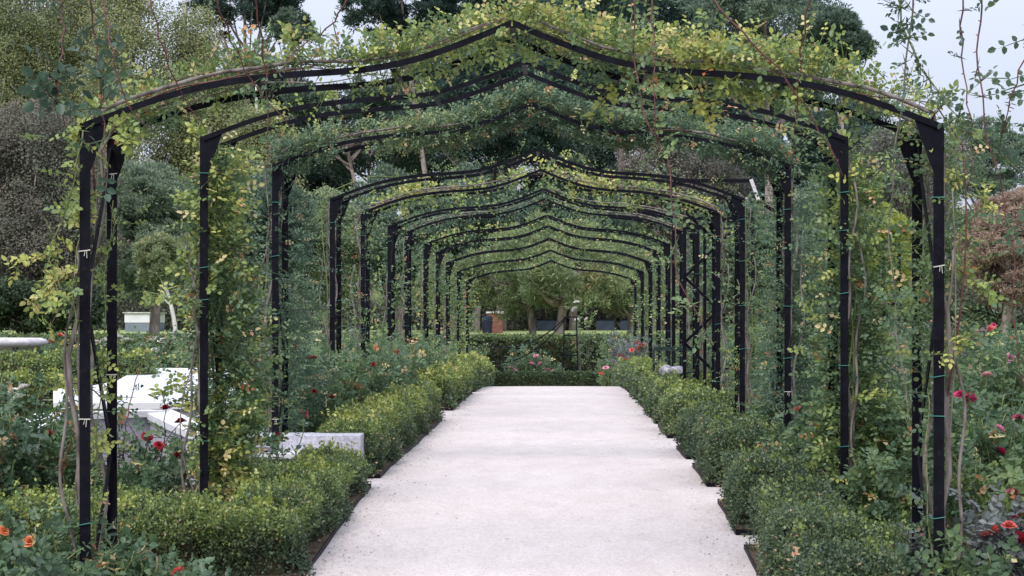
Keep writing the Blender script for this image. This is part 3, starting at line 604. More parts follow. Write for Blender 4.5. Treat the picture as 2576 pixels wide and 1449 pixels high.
# tall stem roses that stand alone against the marble
for k, (pp, d, lab) in enumerate([([(150, 1250), (185, 1120), (205, 1030)], 10.9, 'single dark red rose cane standing left of the first post'), ([(318, 1150), (330, 1000), (345, 915)], 11.2, 'single dark cane with few leaves against the white marble')]):
    hanging('rose_cane', pp, d, 9, .12, .036, M['red_cane'], lab, 41 + k, rad=.006)
# red rose bushes along the left behind the long hedge
k = 0
LRB = [(760, 15.2, .95, .15, [(780, 900), (790, 985), (835, 1000)]), (830, 16.4, 1.0, .15, [(865, 960), (790, 900)]), (890, 17.4, 1.05, .18, [(870, 912), (868, 935), (940, 917)]),
       (940, 18.8, 1.1, .16, [(941, 918), (965, 930), (945, 975)]), (1000, 20.3, 1.2, .17, [(1044, 855), (1000, 885), (948, 875)]), (985, 22.5, 1.1, .2, [(960, 880), (1008, 940)]),
       (1050, 24, .95, .2, [(1088, 932), (1080, 945), (1092, 940)]), (1095, 26, .95, .25, [(1110, 925), (1118, 930)]), (1060, 29, 1.0, .25, [(1130, 862)])]
for px, d, h, v, fl in LRB:
    bush(G(px, d), h, .42, 17, 24 if d < 20 else 18, .042 if d < 20 else .05, v, [('red', W(x, y, d - .25)) for x, y in fl] if px != 1060 else [('white', W(1130, 862, 29))], ['red rose bush leaning by the third left post', 'red rose bush between the third and fourth left posts', 'red rose bush around the fourth left post', 'red rose bush around the fifth left post', 'tallest red rose bush, carrying one large bloom beside the seventh left post', 'rose bush behind the marble slab end on the left', 'rose bush with a cluster of red blooms above the yellowish hedge', 'small far red rose bush beside the far box hedge', 'rose bush with one white bloom by the farthest left posts'][k], 120 + 10 + k, six=d < 20, fs=.85)
    k += 1
# second row, left garden
for k, (px, d, h, col) in enumerate([(690, 16.5, 1.0, 'red'), (760, 19, 1.1, 'coral'), (700, 22, 1.05, 'red'), (820, 23, 1.1, 'white'), (880, 27, 1.1, 'coral'), (640, 26, 1.1, 'red'), (930, 31, 1.1, 'red'), (800, 33, 1.1, 'white')]):
    bush(G(px, d), h, .5, 18, 20, .05, .2, [(col, None)] * 4, '%s rose bush in the back row of the left garden, %s' % (['red', 'coral', 'crimson', 'white', 'pale coral', 'dark red', 'small red', 'far white'][k], ['behind the third post', 'right of the leafy post', 'behind the granite bench', 'beyond the fourth post', 'beyond the fifth post', 'behind the second post', 'near the eighth post', 'between far posts'][k]), 150 + k, six=False)
# far left bed with white and orange roses
for k, (px, col, n) in enumerate([(300, 'white', 7), (350, 'white', 8), (440, 'white', 8), (405, 'red', 4), (100, 'coral', 2), (30, 'coral', 1), (490, 'white', 4), (200, 'yellow', 2)]):
    bush(G(px, 31 + .2 * k), 1.0, .55, 14, 16, .06, .25, [(col, None)] * n, ['white flowering rose bush left of the first bright gap', 'white rose bush with the most blooms in the far left bed', 'white rose bush right of the red one in the far left bed', 'rose bush with scarlet blooms in the far left bed', 'rose bush with coral blooms beside the stone basin', 'rose bush growing under the stone basin', 'white rose bush half behind the second arch post', 'yellow flecked rose bush in the far left bed'][k], 170 + k, six=False, fs=2.3)
# end of the path: pink roses before the tall hedge
bush(G(1290, 46.6), 1.05, .55, 16, 16, .07, .14, [('pink', W(x, y, 45.95)) for x, y in ((1284, 925), (1297, 932), (1300, 945), (1338, 915))], 'left pink rose bush in front of the tall hedge at the path end', 181, six=False, fs=2.1)
bush(G(1350, 46.6), 1.25, .55, 18, 16, .07, .14, [('pink', W(x, y, 45.95)) for x, y in ((1348, 895), (1358, 915), (1370, 935), (1395, 935), (1402, 940), (1378, 930))], 'larger pink rose bush in front of the tall hedge at the path end', 182, six=False, fs=2.1)
bush(G(1385, 46.3), .7, .4, 10, 14, .07, .14, [('white', W(x, y, 45.9)) for x, y in ((1372, 938), (1380, 939), (1387, 938))], 'white rose bush low beside the pink ones', 183, six=False, fs=2.1)
bush(G(1530, 44.5), .9, .4, 10, 12, .06, .2, [('pink', W(1524, 925, 44)), ('coral', W(1512, 940, 44))], 'small bush with one bright pink rose at the end of the path', 184, six=False, fs=2.1)
bush(G(1590, 38.5), 1.35, .6, 22, 20, .055, .35, [('coral', W(x, y, 37.7)) for x, y in ((1590, 880), (1604, 862), (1618, 868), (1575, 905), (1600, 930), (1560, 895), (1617, 930), (1608, 875))], 'purplish grey leafed rose bush with coral blooms right of the path end', 185, mat='purple_leaf', six=False, fs=1.7)
bush(G(1470, 46.8), 2.2, .5, 12, 9, .07, .3, [('white', W(x, y, 46.7)) for x, y in ((1452, 804), (1475, 803), (1445, 777), (1450, 760))], 'climbing rose with white blooms beside the small iron tower', 186, six=False, fs=2.1, cane='wood')
bush(G(1560, 46.8), 1.6, .7, 16, 18, .07, .25, [], 'leafy rose against the right part of the tall hedge', 187, six=False)
bush(G(1190, 44.5), 1.2, .5, 14, 16, .065, .22, [('white', None)], 'rose bush at the left end of the low end hedge', 188, six=False)

# right beds: near bushes
RRB = [(2500, 8.7, .62, .35, 'purple_leaf', [('coral', 2498, 1330), ('coral', 2538, 1322), ('red', 2562, 1352), ('coral', 2480, 1345)], 'purplish leafed rose bush with coral blooms at the bottom right corner'),
       (2440, 8.6, .45, .14, 'rose_leaf', [], 'low green rose bush beside the right post at the bottom'),
       (2560, 9.4, .85, .3, 'rose_leaf', [('red', 2560, 1290), ('magenta', 2550, 1240)], 'green rose bush with red and magenta blooms at the right edge'),
       (2470, 10.2, .95, .2, 'rose_leaf', [('magenta', 2520, 1137), ('pink', 2515, 1078)], 'green rose bush with two magenta blooms at the right edge'),
       (2560, 10.9, 1.05, .22, 'rose_leaf', [('magenta', 2562, 1050)], 'green rose bush behind the magenta one at the right edge'),
       (2400, 11.0, 1.0, .22, 'rose_leaf', [('magenta', 2440, 1000), ('magenta', 2415, 992)], 'rose bush with crimson blooms right of the first right post'),
       (2290, 11.6, .95, .34, 'rose_leaf', [], 'yellowish leafed rose bush between the two nearest right posts'),
       (2190, 11.9, .9, .36, 'rose_leaf', [], 'leafy rose bush just right of the second right post'),
       (2250, 10.6, .62, .30, 'rose_leaf', [], 'broad leafed bush behind the nearest right hedge'),
       (2480, 12.4, 1.2, .2, 'rose_leaf', [('palepink', 2482, 943)], 'rose bush with one large pale pink bloom at right'),
       (2560, 12.8, 1.2, .2, 'rose_leaf', [('pink', 2540, 900)], 'rose bush with a pink bloom near the right edge'),
       (2360, 12.9, 1.1, .26, 'rose_leaf', [], 'green rose bush behind the right post of the first arch'),
       (2250, 13.6, 1.0, .3, 'purple_leaf', [('pink', 2230, 1010)], 'reddish leafed rose bush between the right posts'),
       (2130, 13.8, .75, .22, 'rose_leaf', [('palepink', 2040, 1038), ('coral', 2005, 1030)], 'rose bush with a pale pink bloom in front of the mesh bench'),
       (2060, 13.0, .55, .2, 'rose_leaf', [('magenta', 2038, 1127)], 'rose bush with one magenta bloom between the second and third right posts'),
       (1990, 14.8, .7, .2, 'rose_leaf', [], 'rose bush beside the third right post'), (2480, 14.5, 1.2, .2, 'rose_leaf', [('pink', 2470, 925)], 'tall rose bush in the middle of the right bed'),
       (2400, 15.2, 1.25, .25, 'purple_leaf', [('red', 2400, 900)], 'wine coloured rose bush in the middle of the right bed')]
for k, (px, d, h, v, mt, fl, lab) in enumerate(RRB):
    bush(G(px, d), h, .42, 19, 24, .042, v, [(c, W(x, y, d - .3)) for c, x, y in fl], lab, 200 + k, mat=mt, cane='red_cane' if mt == 'purple_leaf' else 'green_cane')
bush(G(2045, 17.5), 1.3, .4, 18, 20, .045, .3, [('yellow', W(x, y, 17.2)) for x, y in ((2045, 862), (2058, 860), (2052, 875), (2066, 872))] + [('magenta', W(2030, 880, 17.1))], 'rose bush with yellow blooms and one dark red beyond the third right post', 240)
# the mass of roses of the right and left beds
def rose_mass(name, x_of, ya, yb, n, h, size, v, label, seed, fl):
    g = np.random.default_rng(seed); Y = ya + (yb - ya) * g.random(n) ** .75; a, b = x_of(Y); X = a + (b - a) * g.random(n)
    P = np.stack([X, Y, np.zeros(n)], 1); c = field(P * np.array([1, 1, 0]), 2.6, seed)
    top = h * (.72 + .28 * c); z = np.interp(Y, GD, GZ) + top * (1 - np.abs(g.normal(size=n)) * .28).clip(.03, 1.12); P[:, 2] = z
    o_ = Leaves(); D = g.normal(size=(n, 3)) + np.array([0, -.2, .3]); vv = v + .1 * field(P, 1.6, seed + 1) + g.normal(size=n) * .09; vv = np.where(g.random(n) < .05, g.uniform(.84, 1, n), np.minimum(vv, .85))
    sc_ = size * (.6 + .4 * Y / yb); sprays(o_, P, D, sc_ * 2.4, vv, 3, wr=.72, up=.7, size=sc_ * g.uniform(.7, 1.2, n))
    o = o_.build(name, M['rose_leaf']); tag(o, label, 'rose bed', kind='stuff'); return o
rose_mass('rose_foliage', lambda Y: (2.15 + 0 * Y, .29 * Y + .4), 13.6, 44, 52000, 1.10, .06, .22, 'mass of rose foliage filling the right garden bed', 301, None)
rose_mass('rose_foliage', lambda Y: (-.355 * Y, -2.6 - .0 * Y), 28.5, 46, 26000, .75, .07, .25, 'mass of rose foliage in the far left garden bed', 302, None)
rose_mass('rose_foliage', lambda Y: (-3.6 + 0 * Y, -2.2 + 0 * Y), 15.0, 28, 8500, .85, .055, .24, 'rose foliage behind the left posts', 303, None)
g = np.random.default_rng(9)
for k in range(34):                       # single blooms standing out of the mass
    d = g.uniform(15, 38); x = g.uniform(2.4, .27 * d); col = ['pink', 'magenta', 'red', 'coral', 'palepink', 'yellow'][k % 6]; z = gz(d) + g.uniform(.85, 1.2)
    o = flower(col, (x, d, z), None, g.uniform(1, 1.5)); o.name = 'rose_bloom'
    tag(o, '%s rose bloom rising from the right rose bed' % {'palepink': 'pale pink'}.get(col, col), 'rose bloom', 'rose blooms scattered over the right bed')

# ---------------------------------------------------------------- granite and marble
def px_poly(pts, z): return [(lambda d: ((x - 1411) / F * d, d))((EYE - z) * F / (y - 805)) for x, y in pts]
tz = .80
poly = px_poly([(139, 1013), (139, 978), (215, 974), (297, 958), (353, 926), (456, 926), (640, 930), (1040, 968), (900, 985), (640, 1013)], tz)
ter = empty('marble_terrace', (poly[0][0], poly[0][1], gz(16)), 'white marble terrace slab behind the left roses', 'terrace'); o_ = np.array(ter.location)
yn = min(p[1] for p in poly); 
m = MB(); m.prism([(x - o_[0], y - o_[1]) for x, y in poly], -.4, tz - .06 - o_[2]); m.build('granite_body', M['granite'], ter)
m = MB(); cx_, cy_ = np.mean([p[0] for p in poly]), np.mean([p[1] for p in poly])
m.prism([((x - cx_) * 1.015 + cx_ - o_[0], (y - cy_) * 1.01 + cy_ - o_[1]) for x, y in poly], tz - .058 - o_[2], tz - o_[2]); m.build('marble_slab', M['marble'], ter)
m = MB()
for yy in np.arange(16.8, 26, .85):
    xl = -5.0 - (yy - 16) * .14; m.box((xl - o_[0], yy - o_[1], tz - o_[2] + .002), (-3.4 - (yy - 16) * .12 - o_[0], yy + .03 - o_[1], tz - o_[2] + .004))
m.build('slab_joint', M['stone'], ter)
wz = .76
wl = [(-4.6, 11.2), (-4.15, 12.6), (-4.2, 14.1), (-3.55, 15.0), (-3.15, 14.2), (-2.62, 13.3), (-2.42, 13.75), (-2.30, 14.2)]
wall = empty('granite_wall', (wl[0][0], wl[0][1], gz(13)), 'zigzag grey granite wall with white coping behind the left roses', 'wall'); o_ = np.array(wall.location)
tops = [.70, .72, .82, .80, .74, .66, .62, .55]
for (p, q, za, zb) in zip(wl[:-1], wl[1:], tops[:-1], tops[1:]):
    p3, q3 = np.array([*p, za]), np.array([*q, zb]); dxy = unit((q3 - p3) * np.array([1, 1, 0])); nrm = np.array([-dxy[1], dxy[0], 0]) * .11; ext = dxy * .02
    def slab(wd, t0, t1, nm, mt):
        A = [p3 - nrm * wd - ext, q3 - nrm * wd + ext, q3 + nrm * wd + ext, p3 + nrm * wd - ext]; V = []
        for a in A: V.append(np.array([a[0], a[1], (-.1 if t0 is None else a[2] + t0)]) - o_)
        for a in A: V.append(np.array([a[0], a[1], a[2] + t1]) - o_)
        MB().add(V, [[0, 3, 2, 1], [4, 5, 6, 7], [0, 1, 5, 4], [1, 2, 6, 5], [2, 3, 7, 6], [3, 0, 4, 7]]).build(nm, mt, wall)
    slab(.93 + .01 * (len(wall.children) % 3), None, -.055, 'wall_block', M['granite']); slab(1.25, -.053, .0, 'coping', M['marble'])
for (xr, xl, y0, lab, hz_) in ((-1.62, -2.55, 13.70, 'pale granite bench block between the two left box hedges', .98), (-2.05, -2.95, 22.6, 'farther granite bench block left of the path behind red roses', .92)):
    b = empty('granite_bench', (xr, y0, gz(y0)), lab, 'bench', 'granite benches beside the path'); zt = .66 if y0 < 20 else .70; o_ = np.array(b.location)
    MB().box((xl - xr, .12, -.1), (0, .42, zt - o_[2] - .0)).build('back_block', M['granite'], b, bevel=.008)
    MB().box((xl - xr - .02, -.22, zt - .17 - o_[2]), (-.24, .117, zt - .125 - o_[2])).build('seat', M['marble'], b, bevel=.006)
    MB().box((xl - xr, -.16, -.1), (-.27, .117, zt - .173 - o_[2])).build('seat_base', M['granite'], b, bevel=.006)
# stone basin at the far left
bs = empty('stone_basin', (-10.35, 30, gz(30)), 'weathered white marble basin with thick rounded rim at the left edge', 'basin'); zb = 1.27 - gz(30)
MB().lathe([(.9, zb - .02), (1.18, zb), (1.25, zb - .025), (1.29, zb - .075), (1.25, zb - .13), (1.12, zb - .15), (.9, zb - .15)], 48).build('rim', M['stone'], bs, smooth=True)
MB().lathe([(1.08, zb - .15), (1.02, zb - .22), (.98, zb - .3), (.95, zb - .32), (.95, .35), (1.05, .3), (1.05, -.1)], 48).build('pedestal', M['stone'], bs, smooth=True)
MB().lathe([(.0, zb - .06), (.92, zb - .06)], 48).build('water', noisemat('basin_water', (.05, .07, .07), (.08, .1, .1), 3, .1, .6), bs)

# ---------------------------------------------------------------- small iron furniture
def ibar(root, name, p, q, w_=.03, t_=.03, mt='metal'):
    o = MB().bar(p, q, w_, t_, up=(0, 1, .01)).build(name, M[mt], root); return o
tw = empty('iron_tower', (W(1435, 945, 45.9)[0], 45.9, gz(45.9)), 'small black iron lattice tower standing before the tall hedge', 'tower'); zt = 1.67 - gz(45.9)
for a, b in ((-.17, -.17), (.17, -.17), (.17, .17), (-.17, .17)): ibar(tw, 'leg', (a * 1.25, b * 1.25, -.1), (a * .95, b * .95, zt), .032, .032)
for z in (.35, .85, 1.38, zt):
    s_ = .17 * (1.25 - .3 * z / zt)
    m = MB(); m.bar((-s_, -s_, z), (s_, -s_, z), .03, .03).bar((s_, -s_, z), (s_, s_, z), .03, .03).bar((s_, s_, z), (-s_, s_, z), .03, .03).bar((-s_, s_, z), (-s_, -s_, z), .03, .03); m.build('rung', M['metal'], tw)
def rope(p0, p1, sag, lab):
    t = np.linspace(0, 1, 24)[:, None]; P = p0 + (p1 - p0) * t - np.array([0, 0, 1]) * sag * 4 * t * (1 - t); o = MB().tube(P - p0, .016, 6).build('garland_chain', M['metal'], smooth=True); o.location = p0
    return tag(o, lab, 'chain', 'slack chains hanging from the iron tower')
rope(W(1424, 797, 45.9), W(1235, 868, 46.5), .33, 'upper of the two slack dark chains hanging left from the iron tower')
rope(W(1424, 800, 45.9), W(1240, 912, 46.2), .35, 'lower of the two slack dark chains hanging left from the iron tower')
dT = 22.0
lt = empty('lattice_trellis', (W(1722, 0, dT)[0], dT, gz(dT)), 'black iron trellis panel with crossing bars beside the sixth arch', 'trellis'); tw_ = .88; th_ = 2.9 - gz(dT)
ibar(lt, 'upright', (0, 0, -.1), (0, 0, th_), .045, .04); ibar(lt, 'upright', (tw_, 0, -.1), (tw_, 0, th_), .045, .04); ibar(lt, 'upright', (tw_ * .30, .03, -.1), (tw_ * .30, .03, th_ - .12), .04, .035)
ibar(lt, 'crossbar', (0, 0, th_), (tw_, 0, th_), .04, .035); ibar(lt, 'crossbar', (0, 0, th_ - .13), (tw_, 0, th_ - .13), .03, .03)
for z in (.1, .95, 1.8):
    ibar(lt, 'diagonal_bar', (.0, -.02, z), (tw_, -.02, z + .85), .035, .02); ibar(lt, 'diagonal_bar', (tw_, .02, z), (0, .02, z + .85), .035, .02)
dS = 24.8
sp = empty('side_pergola', (W(1885, 0, dS)[0], dS, gz(dS)), 'black iron frame with one pale slanting bar right of the fourth arch', 'pergola'); tz_ = W(0, 455, dS)[2] - gz(dS)
ibar(sp, 'upright', (.55, 0, -.1), (.55, 0, tz_ - .52), .05, .05); ibar(sp, 'crossbar', (-1.1, 0, tz_), (0.02, 0, tz_), .05, .05)
o = ibar(sp, 'slanting_bar', (0.02, -.04, tz_ + .02), (.13, -.04, tz_ - .28), .05, .02, 'stone'); o['label'] = 'pale slanting bar'  # bar drawn in the pale stone colour
ibar(sp, 'brace', (.10, 0, tz_ - .28), (.55, 0, tz_ - .55), .05, .05); ibar(sp, 'upright', (-1.1, 0, -.1), (-1.1, 0, tz_), .05, .05)
dQ = 30.0
fr = empty('iron_portal', (W(2222, 0, dQ)[0], dQ, gz(dQ)), 'narrow black iron frame standing in the right garden', 'portal'); a_ = W(2264, 0, dQ)[0] - W(2222, 0, dQ)[0]; z1, z2 = W(0, 617, dQ)[2] - gz(dQ), W(0, 764, dQ)[2] - gz(dQ)
ibar(fr, 'upright', (0, 0, -.1), (0, 0, z1), .06, .05); ibar(fr, 'upright', (a_, 0, -.1), (a_ - .02, 0, z1), .06, .05); ibar(fr, 'crossbar', (-.15, 0, z1), (a_, 0, z1), .06, .05); ibar(fr, 'crossbar', (-.4, 0, z2), (a_, 0, z2), .05, .04); ibar(fr, 'upright', (-.38, .3, -.1), (-.38, .3, z1 - .3), .06, .05)
def mesh_bench(loc, rz, wd, lab, grp='wire mesh benches'):
    b = empty('mesh_bench', loc, lab, 'bench', grp, rz); T = M['metal_green']
    for x in (0, wd):
        MB().bar((x, 0, 0), (x, 0, .60), .035, .035).build('front_leg', T, b); MB().bar((x, .5, 0), (x, .56, .80), .035, .035).build('back_leg', T, b); MB().bar((x, -.02, .60), (x, .54, .60), .045, .03, up=(0, 0, 1)).build('armrest', T, b)
    m = MB().bar((0, .01, .38), (wd, .01, .38), .045, .045).bar((0, .5, .38), (wd, .5, .38), .03, .03).bar((0, .56, .80), (wd, .56, .80), .055, .055).bar((0, .52, .46), (wd, .52, .46), .025, .025); m.build('frame', T, b)
    m = MB(); n = int(wd / .035)
    for i in range(1, n): x = wd * i / n; m.bar((x, .02, .385), (x, .49, .385), .004, .004)
    for i in range(1, 14): m.bar((.02, .5 * i / 14, .388), (wd - .02, .5 * i / 14, .388), .004, .004)
    m.build('seat', T, b); m = MB()
    for i in range(1, n): x = wd * i / n; m.bar((x, .52, .47), (x, .56, .79), .004, .004)
    for i in range(1, 10): f = i / 10; m.bar((.02, .52 + .04 * f, .47 + .32 * f), (wd - .02, .52 + .04 * f, .47 + .32 * f), .004, .004)
    m.build('backrest', T, b); return b
mesh_bench((1.33, 23.9, gz(24) + .02), 0, 1.15, 'dark green wire mesh bench with a grey bundle on it, right of the path')
mesh_bench((1.95, 14.6, gz(14.6) + .02), R(8), 1.2, 'wire mesh bench half hidden by roses behind the third right post')
m = MB(); gg = np.random.default_rng(4); k = 14; n = 10; V = []
for i in range(n):
    t = i / (n - 1); 
    for j in range(k):
        a = 2 * math.pi * j / k; r1 = (.14 * math.cos(a), .10 * math.sin(a)); s_ = (1 - .35 * (2 * t - 1) ** 4); V.append((-.16 + .34 * t, r1[0] * s_ + .02 * math.sin(5 * a + 7 * t), max(-.085, r1[1] * s_ * (1 + .25 * math.sin(3 * t + 2)) + .012 * math.sin(11 * t + 3 * a))))
m.add(V, [[i * k + j, i * k + (j + 1) % k, (i + 1) * k + (j + 1) % k, (i + 1) * k + j] for i in range(n - 1) for j in range(k)] + [list(range(k))[::-1], [(n - 1) * k + j for j in range(k)]])
o = m.build('cloth_bundle', noisemat('grey_cloth', (.10, .10, .12), (.42, .41, .45), 16, .9, .2, .5), smooth=True); o.location = (1.56, 24.15, gz(24) + .02 + .385 + .088); o.rotation_euler = (0, R(-6), R(8))
tag(o, 'crumpled grey and white bundle lying on the green mesh bench', 'bundle')

# ---------------------------------------------------------------- buildings beyond the lawn
LZ = lambda d: float(np.interp(d, [51.3, 80, 140], [.90, 1.06, 1.13]))
hb = empty('garden_building', (W(345, 0, 78)[0], 78, LZ(78)), 'small pale building with a grey blue lower wall behind the left pines', 'building')
MB().box((-.55, 0, -.3), (.55, 3, .42)).build('lower_wall', noisemat('blue_grey_paint', (.16, .19, .23), (.20, .23, .27), 3), hb); MB().box((-.57, -.02, .423), (.57, 3.02, .85)).build('upper_wall', noisemat('white_paint', (.6, .6, .62), (.7, .7, .72), 2), hb); MB().box((-.65, -.1, .853), (.65, 3.1, .90)).build('roof', M['stone'], hb)
cb = empty('garden_cabin', (W(633, 0, 76)[0], 76, LZ(76)), 'small dark blue grey cabin behind the third left post', 'cabin')
MB().box((-.28, 0, -.3), (.28, 1, .72)).build('wall', noisemat('dark_blue_paint', (.045, .055, .08), (.06, .07, .1), 3), cb); MB().box((-.33, -.05, .723), (.33, 1.05, .80)).build('roof', M['metal'], cb)
for px, lab in ((1245, 'rust coloured brick pillar beyond the lawn'),):
    pl = empty('brick_pillar', (W(px, 0, 74)[0], 74, LZ(74)), lab, 'pillar'); MB().box((-.33, 0, -.3), (.33, .6, .85)).build('shaft', noisemat('orange_brick', (.15, .06, .045), (.22, .09, .065), 6), pl); MB().box((-.38, -.05, .853), (.38, .65, .93)).build('cap', M['stone'], pl)
pb = empty('litter_bin', (W(1226, 0, 73)[0], 73, LZ(73)), 'dark blue litter bin beside the brick pillar', 'bin'); MB().lathe([(0, .75), (.2, .73), (.23, .6), (.2, 0)], 16).build('bin_body', noisemat('navy', (.01, .014, .03), (.014, .02, .04), 3), pb, smooth=True)
for px0, px1, lab in ((1350, 1400, 'dark blue grey garden wall between the two pine trunks'), (1500, 1546, 'teal blue garden wall right of the pines'), (1560, 1580, 'short dark wall section right of the teal one')):
    a = W(px0, 0, 84)[0]; b = W(px1, 0, 84)[0]; o = empty('garden_wall', (a, 84, LZ(84)), lab, 'wall', 'garden walls beyond the lawn'); MB().box((0, 0, -.3), (b - a, .25, .52)).build('wall_panel', noisemat('wall_paint', (.02, .03, .045), (.035, .048, .065), 3), o); MB().box((-.03, -.03, .523), (b - a + .03, .28, .58)).build('coping', M['metal'], o)

# ---------------------------------------------------------------- trees
def tree(name, px, ytop, ybot, hw, d, label, kind='pine', n=22000, leaf=.2, clumps=60, vmean=.45, seed=1, trunk=True, tpx=None, trad=.22, flat=1., gap=0., squash=None, cr=.30, dy=1.0, group='trees beyond the lawn', limbs=9, pale=False, depth=None):
    g = np.random.default_rng(seed); d0 = d; c = W(px, (ytop + ybot) / 2, d); rx = hw / F * d; rz = (ybot - ytop) / 2 / F * d; ry = (depth or min(rx, 4.5)) * dy
    gzz = LZ(d); tx = c[0] if tpx is None else W(tpx, 0, d)[0]
    root = empty(name, (tx, d, gzz), label, 'tree', group); off = np.array(root.location)
    # clump centres through the crown, mostly near its surface
    U = unit(g.normal(size=(clumps, 3))); rr = g.uniform(.35, 1, clumps) ** .5; rr = rr * (1 - cr * .75)
    Cc = U * rr[:, None] * np.array([rx, ry, rz]) * flat + c; Cc[:, 2] = np.maximum(Cc[:, 2], c[2] - rz * .92)
    R_ = cr * min(rx, rz) * g.uniform(.7, 1.35, clumps)
    if gap: k = g.random(clumps) > gap; Cc, R_ = Cc[k], R_[k]
    w_ = R_ ** 2; w_ = w_ / w_.sum(); idx = g.choice(len(Cc), n, p=w_)
    SB = unit(g.normal(size=(len(Cc), 12, 3)) + np.array([0, -.15, .25])) * g.uniform(.55, 1.05, (len(Cc), 12, 1)); sb = SB[idx, g.integers(0, 12, n)] * R_[idx][:, None] * np.array([1.15, 1.1, .8]); vsub = (g.random((len(Cc), 12)) - .5)[idx, g.integers(0, 12, n)]
    lv = Leaves()
    if kind == 'pine':
        dr = unit(g.normal(size=(n, 3)) + np.array([0, -.25, .45])); sq = np.array([1.15, 1.1, .72])
        P = Cc[idx] + sb + dr * sq * (R_[idx] * .40 * g.uniform(.4, 1.0, n))[:, None]
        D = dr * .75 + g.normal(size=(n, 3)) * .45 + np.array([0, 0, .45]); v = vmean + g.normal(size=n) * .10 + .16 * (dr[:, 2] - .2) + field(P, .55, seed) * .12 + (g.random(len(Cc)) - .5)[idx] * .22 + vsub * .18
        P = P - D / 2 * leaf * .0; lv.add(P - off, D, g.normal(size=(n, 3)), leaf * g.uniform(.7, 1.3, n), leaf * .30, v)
    else:
        dr = unit(g.normal(size=(n, 3)) + np.array([0, -.2, .25])); P = Cc[idx] + sb + dr * (R_[idx] * .5 * g.uniform(.1, 1.0, n) ** .5)[:, None]
        P += g.normal(size=(n, 3)) * leaf * .6
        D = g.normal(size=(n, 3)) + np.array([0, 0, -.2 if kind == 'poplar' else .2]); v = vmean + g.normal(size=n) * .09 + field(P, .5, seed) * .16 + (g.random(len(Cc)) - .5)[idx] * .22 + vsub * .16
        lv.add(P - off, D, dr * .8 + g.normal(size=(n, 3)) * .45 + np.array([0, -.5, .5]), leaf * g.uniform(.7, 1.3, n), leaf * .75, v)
    mt = {'pine': 'pine', 'poplar': 'poplar', 'broad': 'purple_tree'}.get(kind, kind)
    return root, lv, Cc, R_, off, c, rx, rz, g, tx, gzz
def grow(name, *a, mat='pine', bark='bark', trunk_top=.75, trad=.22, limbs=10, lean=0, twig=0, **k):
    root, lv, Cc, R_, off, c, rx, rz, g, tx, gzz = tree(name, *a, **k)
    lv.build('crown', M[mat], root)
    m = MB(); top = np.array([c[0], c[1], c[2] + rz * (2 * trunk_top - 1)]); b0 = np.array([tx, c[1], gzz - .2]); t = np.linspace(0, 1, 12)[:, None]
    P = b0 + (top - b0) * t + np.hstack([.10 * np.sin(t * 5 + lean), .05 * np.cos(t * 4), 0 * t]) * min(1, rx); m.tube(P - off, np.linspace(trad, trad * .22, 12), 8)
    m.build('trunk', M[bark], root, smooth=True)
    m = MB(); ids = g.choice(len(Cc), min(limbs, len(Cc)), replace=False)
    for i in ids:
        q = Cc[i]; f = np.clip((q[2] - b0[2]) / (top[2] - b0[2]) - .22, .32, .93); s0 = b0 + (top - b0) * f; t = np.linspace(0, 1, 7)[:, None]
        Pp = s0 + (q - s0) * t + np.array([0, 0, 1]) * (np.sin(t * 3.14) * -.12 * np.linalg.norm(q - s0)); m.tube(Pp - off, np.linspace(trad * .36, trad * .10, 7), 5)
        for w_ in range(twig):
            e = Pp[3 + w_ % 4]; dd = unit(g.normal(size=3) + np.array([0, -.2, .5])); m.tube(np.array([e, e + dd * R_[i] * .8, e + dd * R_[i] * 1.4 + g.normal(size=3) * .1]) - off, [trad * .13, trad * .08, trad * .03], 4)
    if len(ids): m.build('branch', M[bark], root, smooth=True)
    return root
# poplars, back left
for k, (px, yt, hw) in enumerate([(-40, -330, 105), (70, -360, 110), (190, -300, 110), (310, -330, 110), (470, -150, 110), (545, 110, 90), (650, 155, 95)]):
    grow('poplar_tree', px, yt, 800, hw, 92 + (k % 3) * 3, ['leftmost tall poplar with thin yellow green leaves', 'second tall poplar from the left, pale branches showing', 'third tall poplar above the dark purple tree', 'fourth tall poplar above the round pine', 'yellower poplar left of the dark pines', 'shorter poplar behind the left corner of the second arch', 'shorter poplar left of the pine trunks'][k],
         kind='poplar', mat='poplar', bark='pale_bark', n=52000, leaf=.125, clumps=190, vmean=.55, seed=400 + k, cr=.44, trad=.24, limbs=34, trunk_top=.97, twig=1, group='poplars beyond the garden')
grow('plum_tree', 70, 205, 842, 215, 58, 'dark purplish brown leafed tree at the left edge', kind='broad', mat='purple_tree', n=95000, leaf=.085, clumps=150, vmean=.66, seed=420, cr=.26, trad=.2, limbs=14)
grow('plum_tree', -190, 260, 842, 150, 60, 'second dark broadleaf tree cut by the left edge', kind='broad', mat='purple_tree', n=12000, leaf=.16, clumps=60, vmean=.3, seed=421, cr=.3)
grow('evergreen_shrub', 100, 690, 850, 190, 55, 'dark evergreen shrubs under the purple tree', kind='broad', mat='hedge_far', n=26000, leaf=.11, clumps=70, vmean=.25, seed=422, cr=.4, limbs=4)
grow('stone_pine', 385, 375, 790, 118, 64, 'round bluish green pine behind the first left posts', n=80000, leaf=.16, clumps=100, vmean=.82, seed=430, cr=.27, limbs=5)
grow('stone_pine', 625, 400, 790, 160, 68, 'wide dense pine behind the second and third left posts', n=56000, leaf=.2, clumps=90, vmean=.42, seed=431, cr=.27, limbs=5)
grow('young_pine', 395, 570, 735, 56, 56, 'young light green pine with a thin leaning trunk', mat='pine_light', n=12000, leaf=.15, clumps=26, vmean=.55, seed=432, cr=.34, tpx=445, trad=.09, limbs=12, bark='pale_bark')
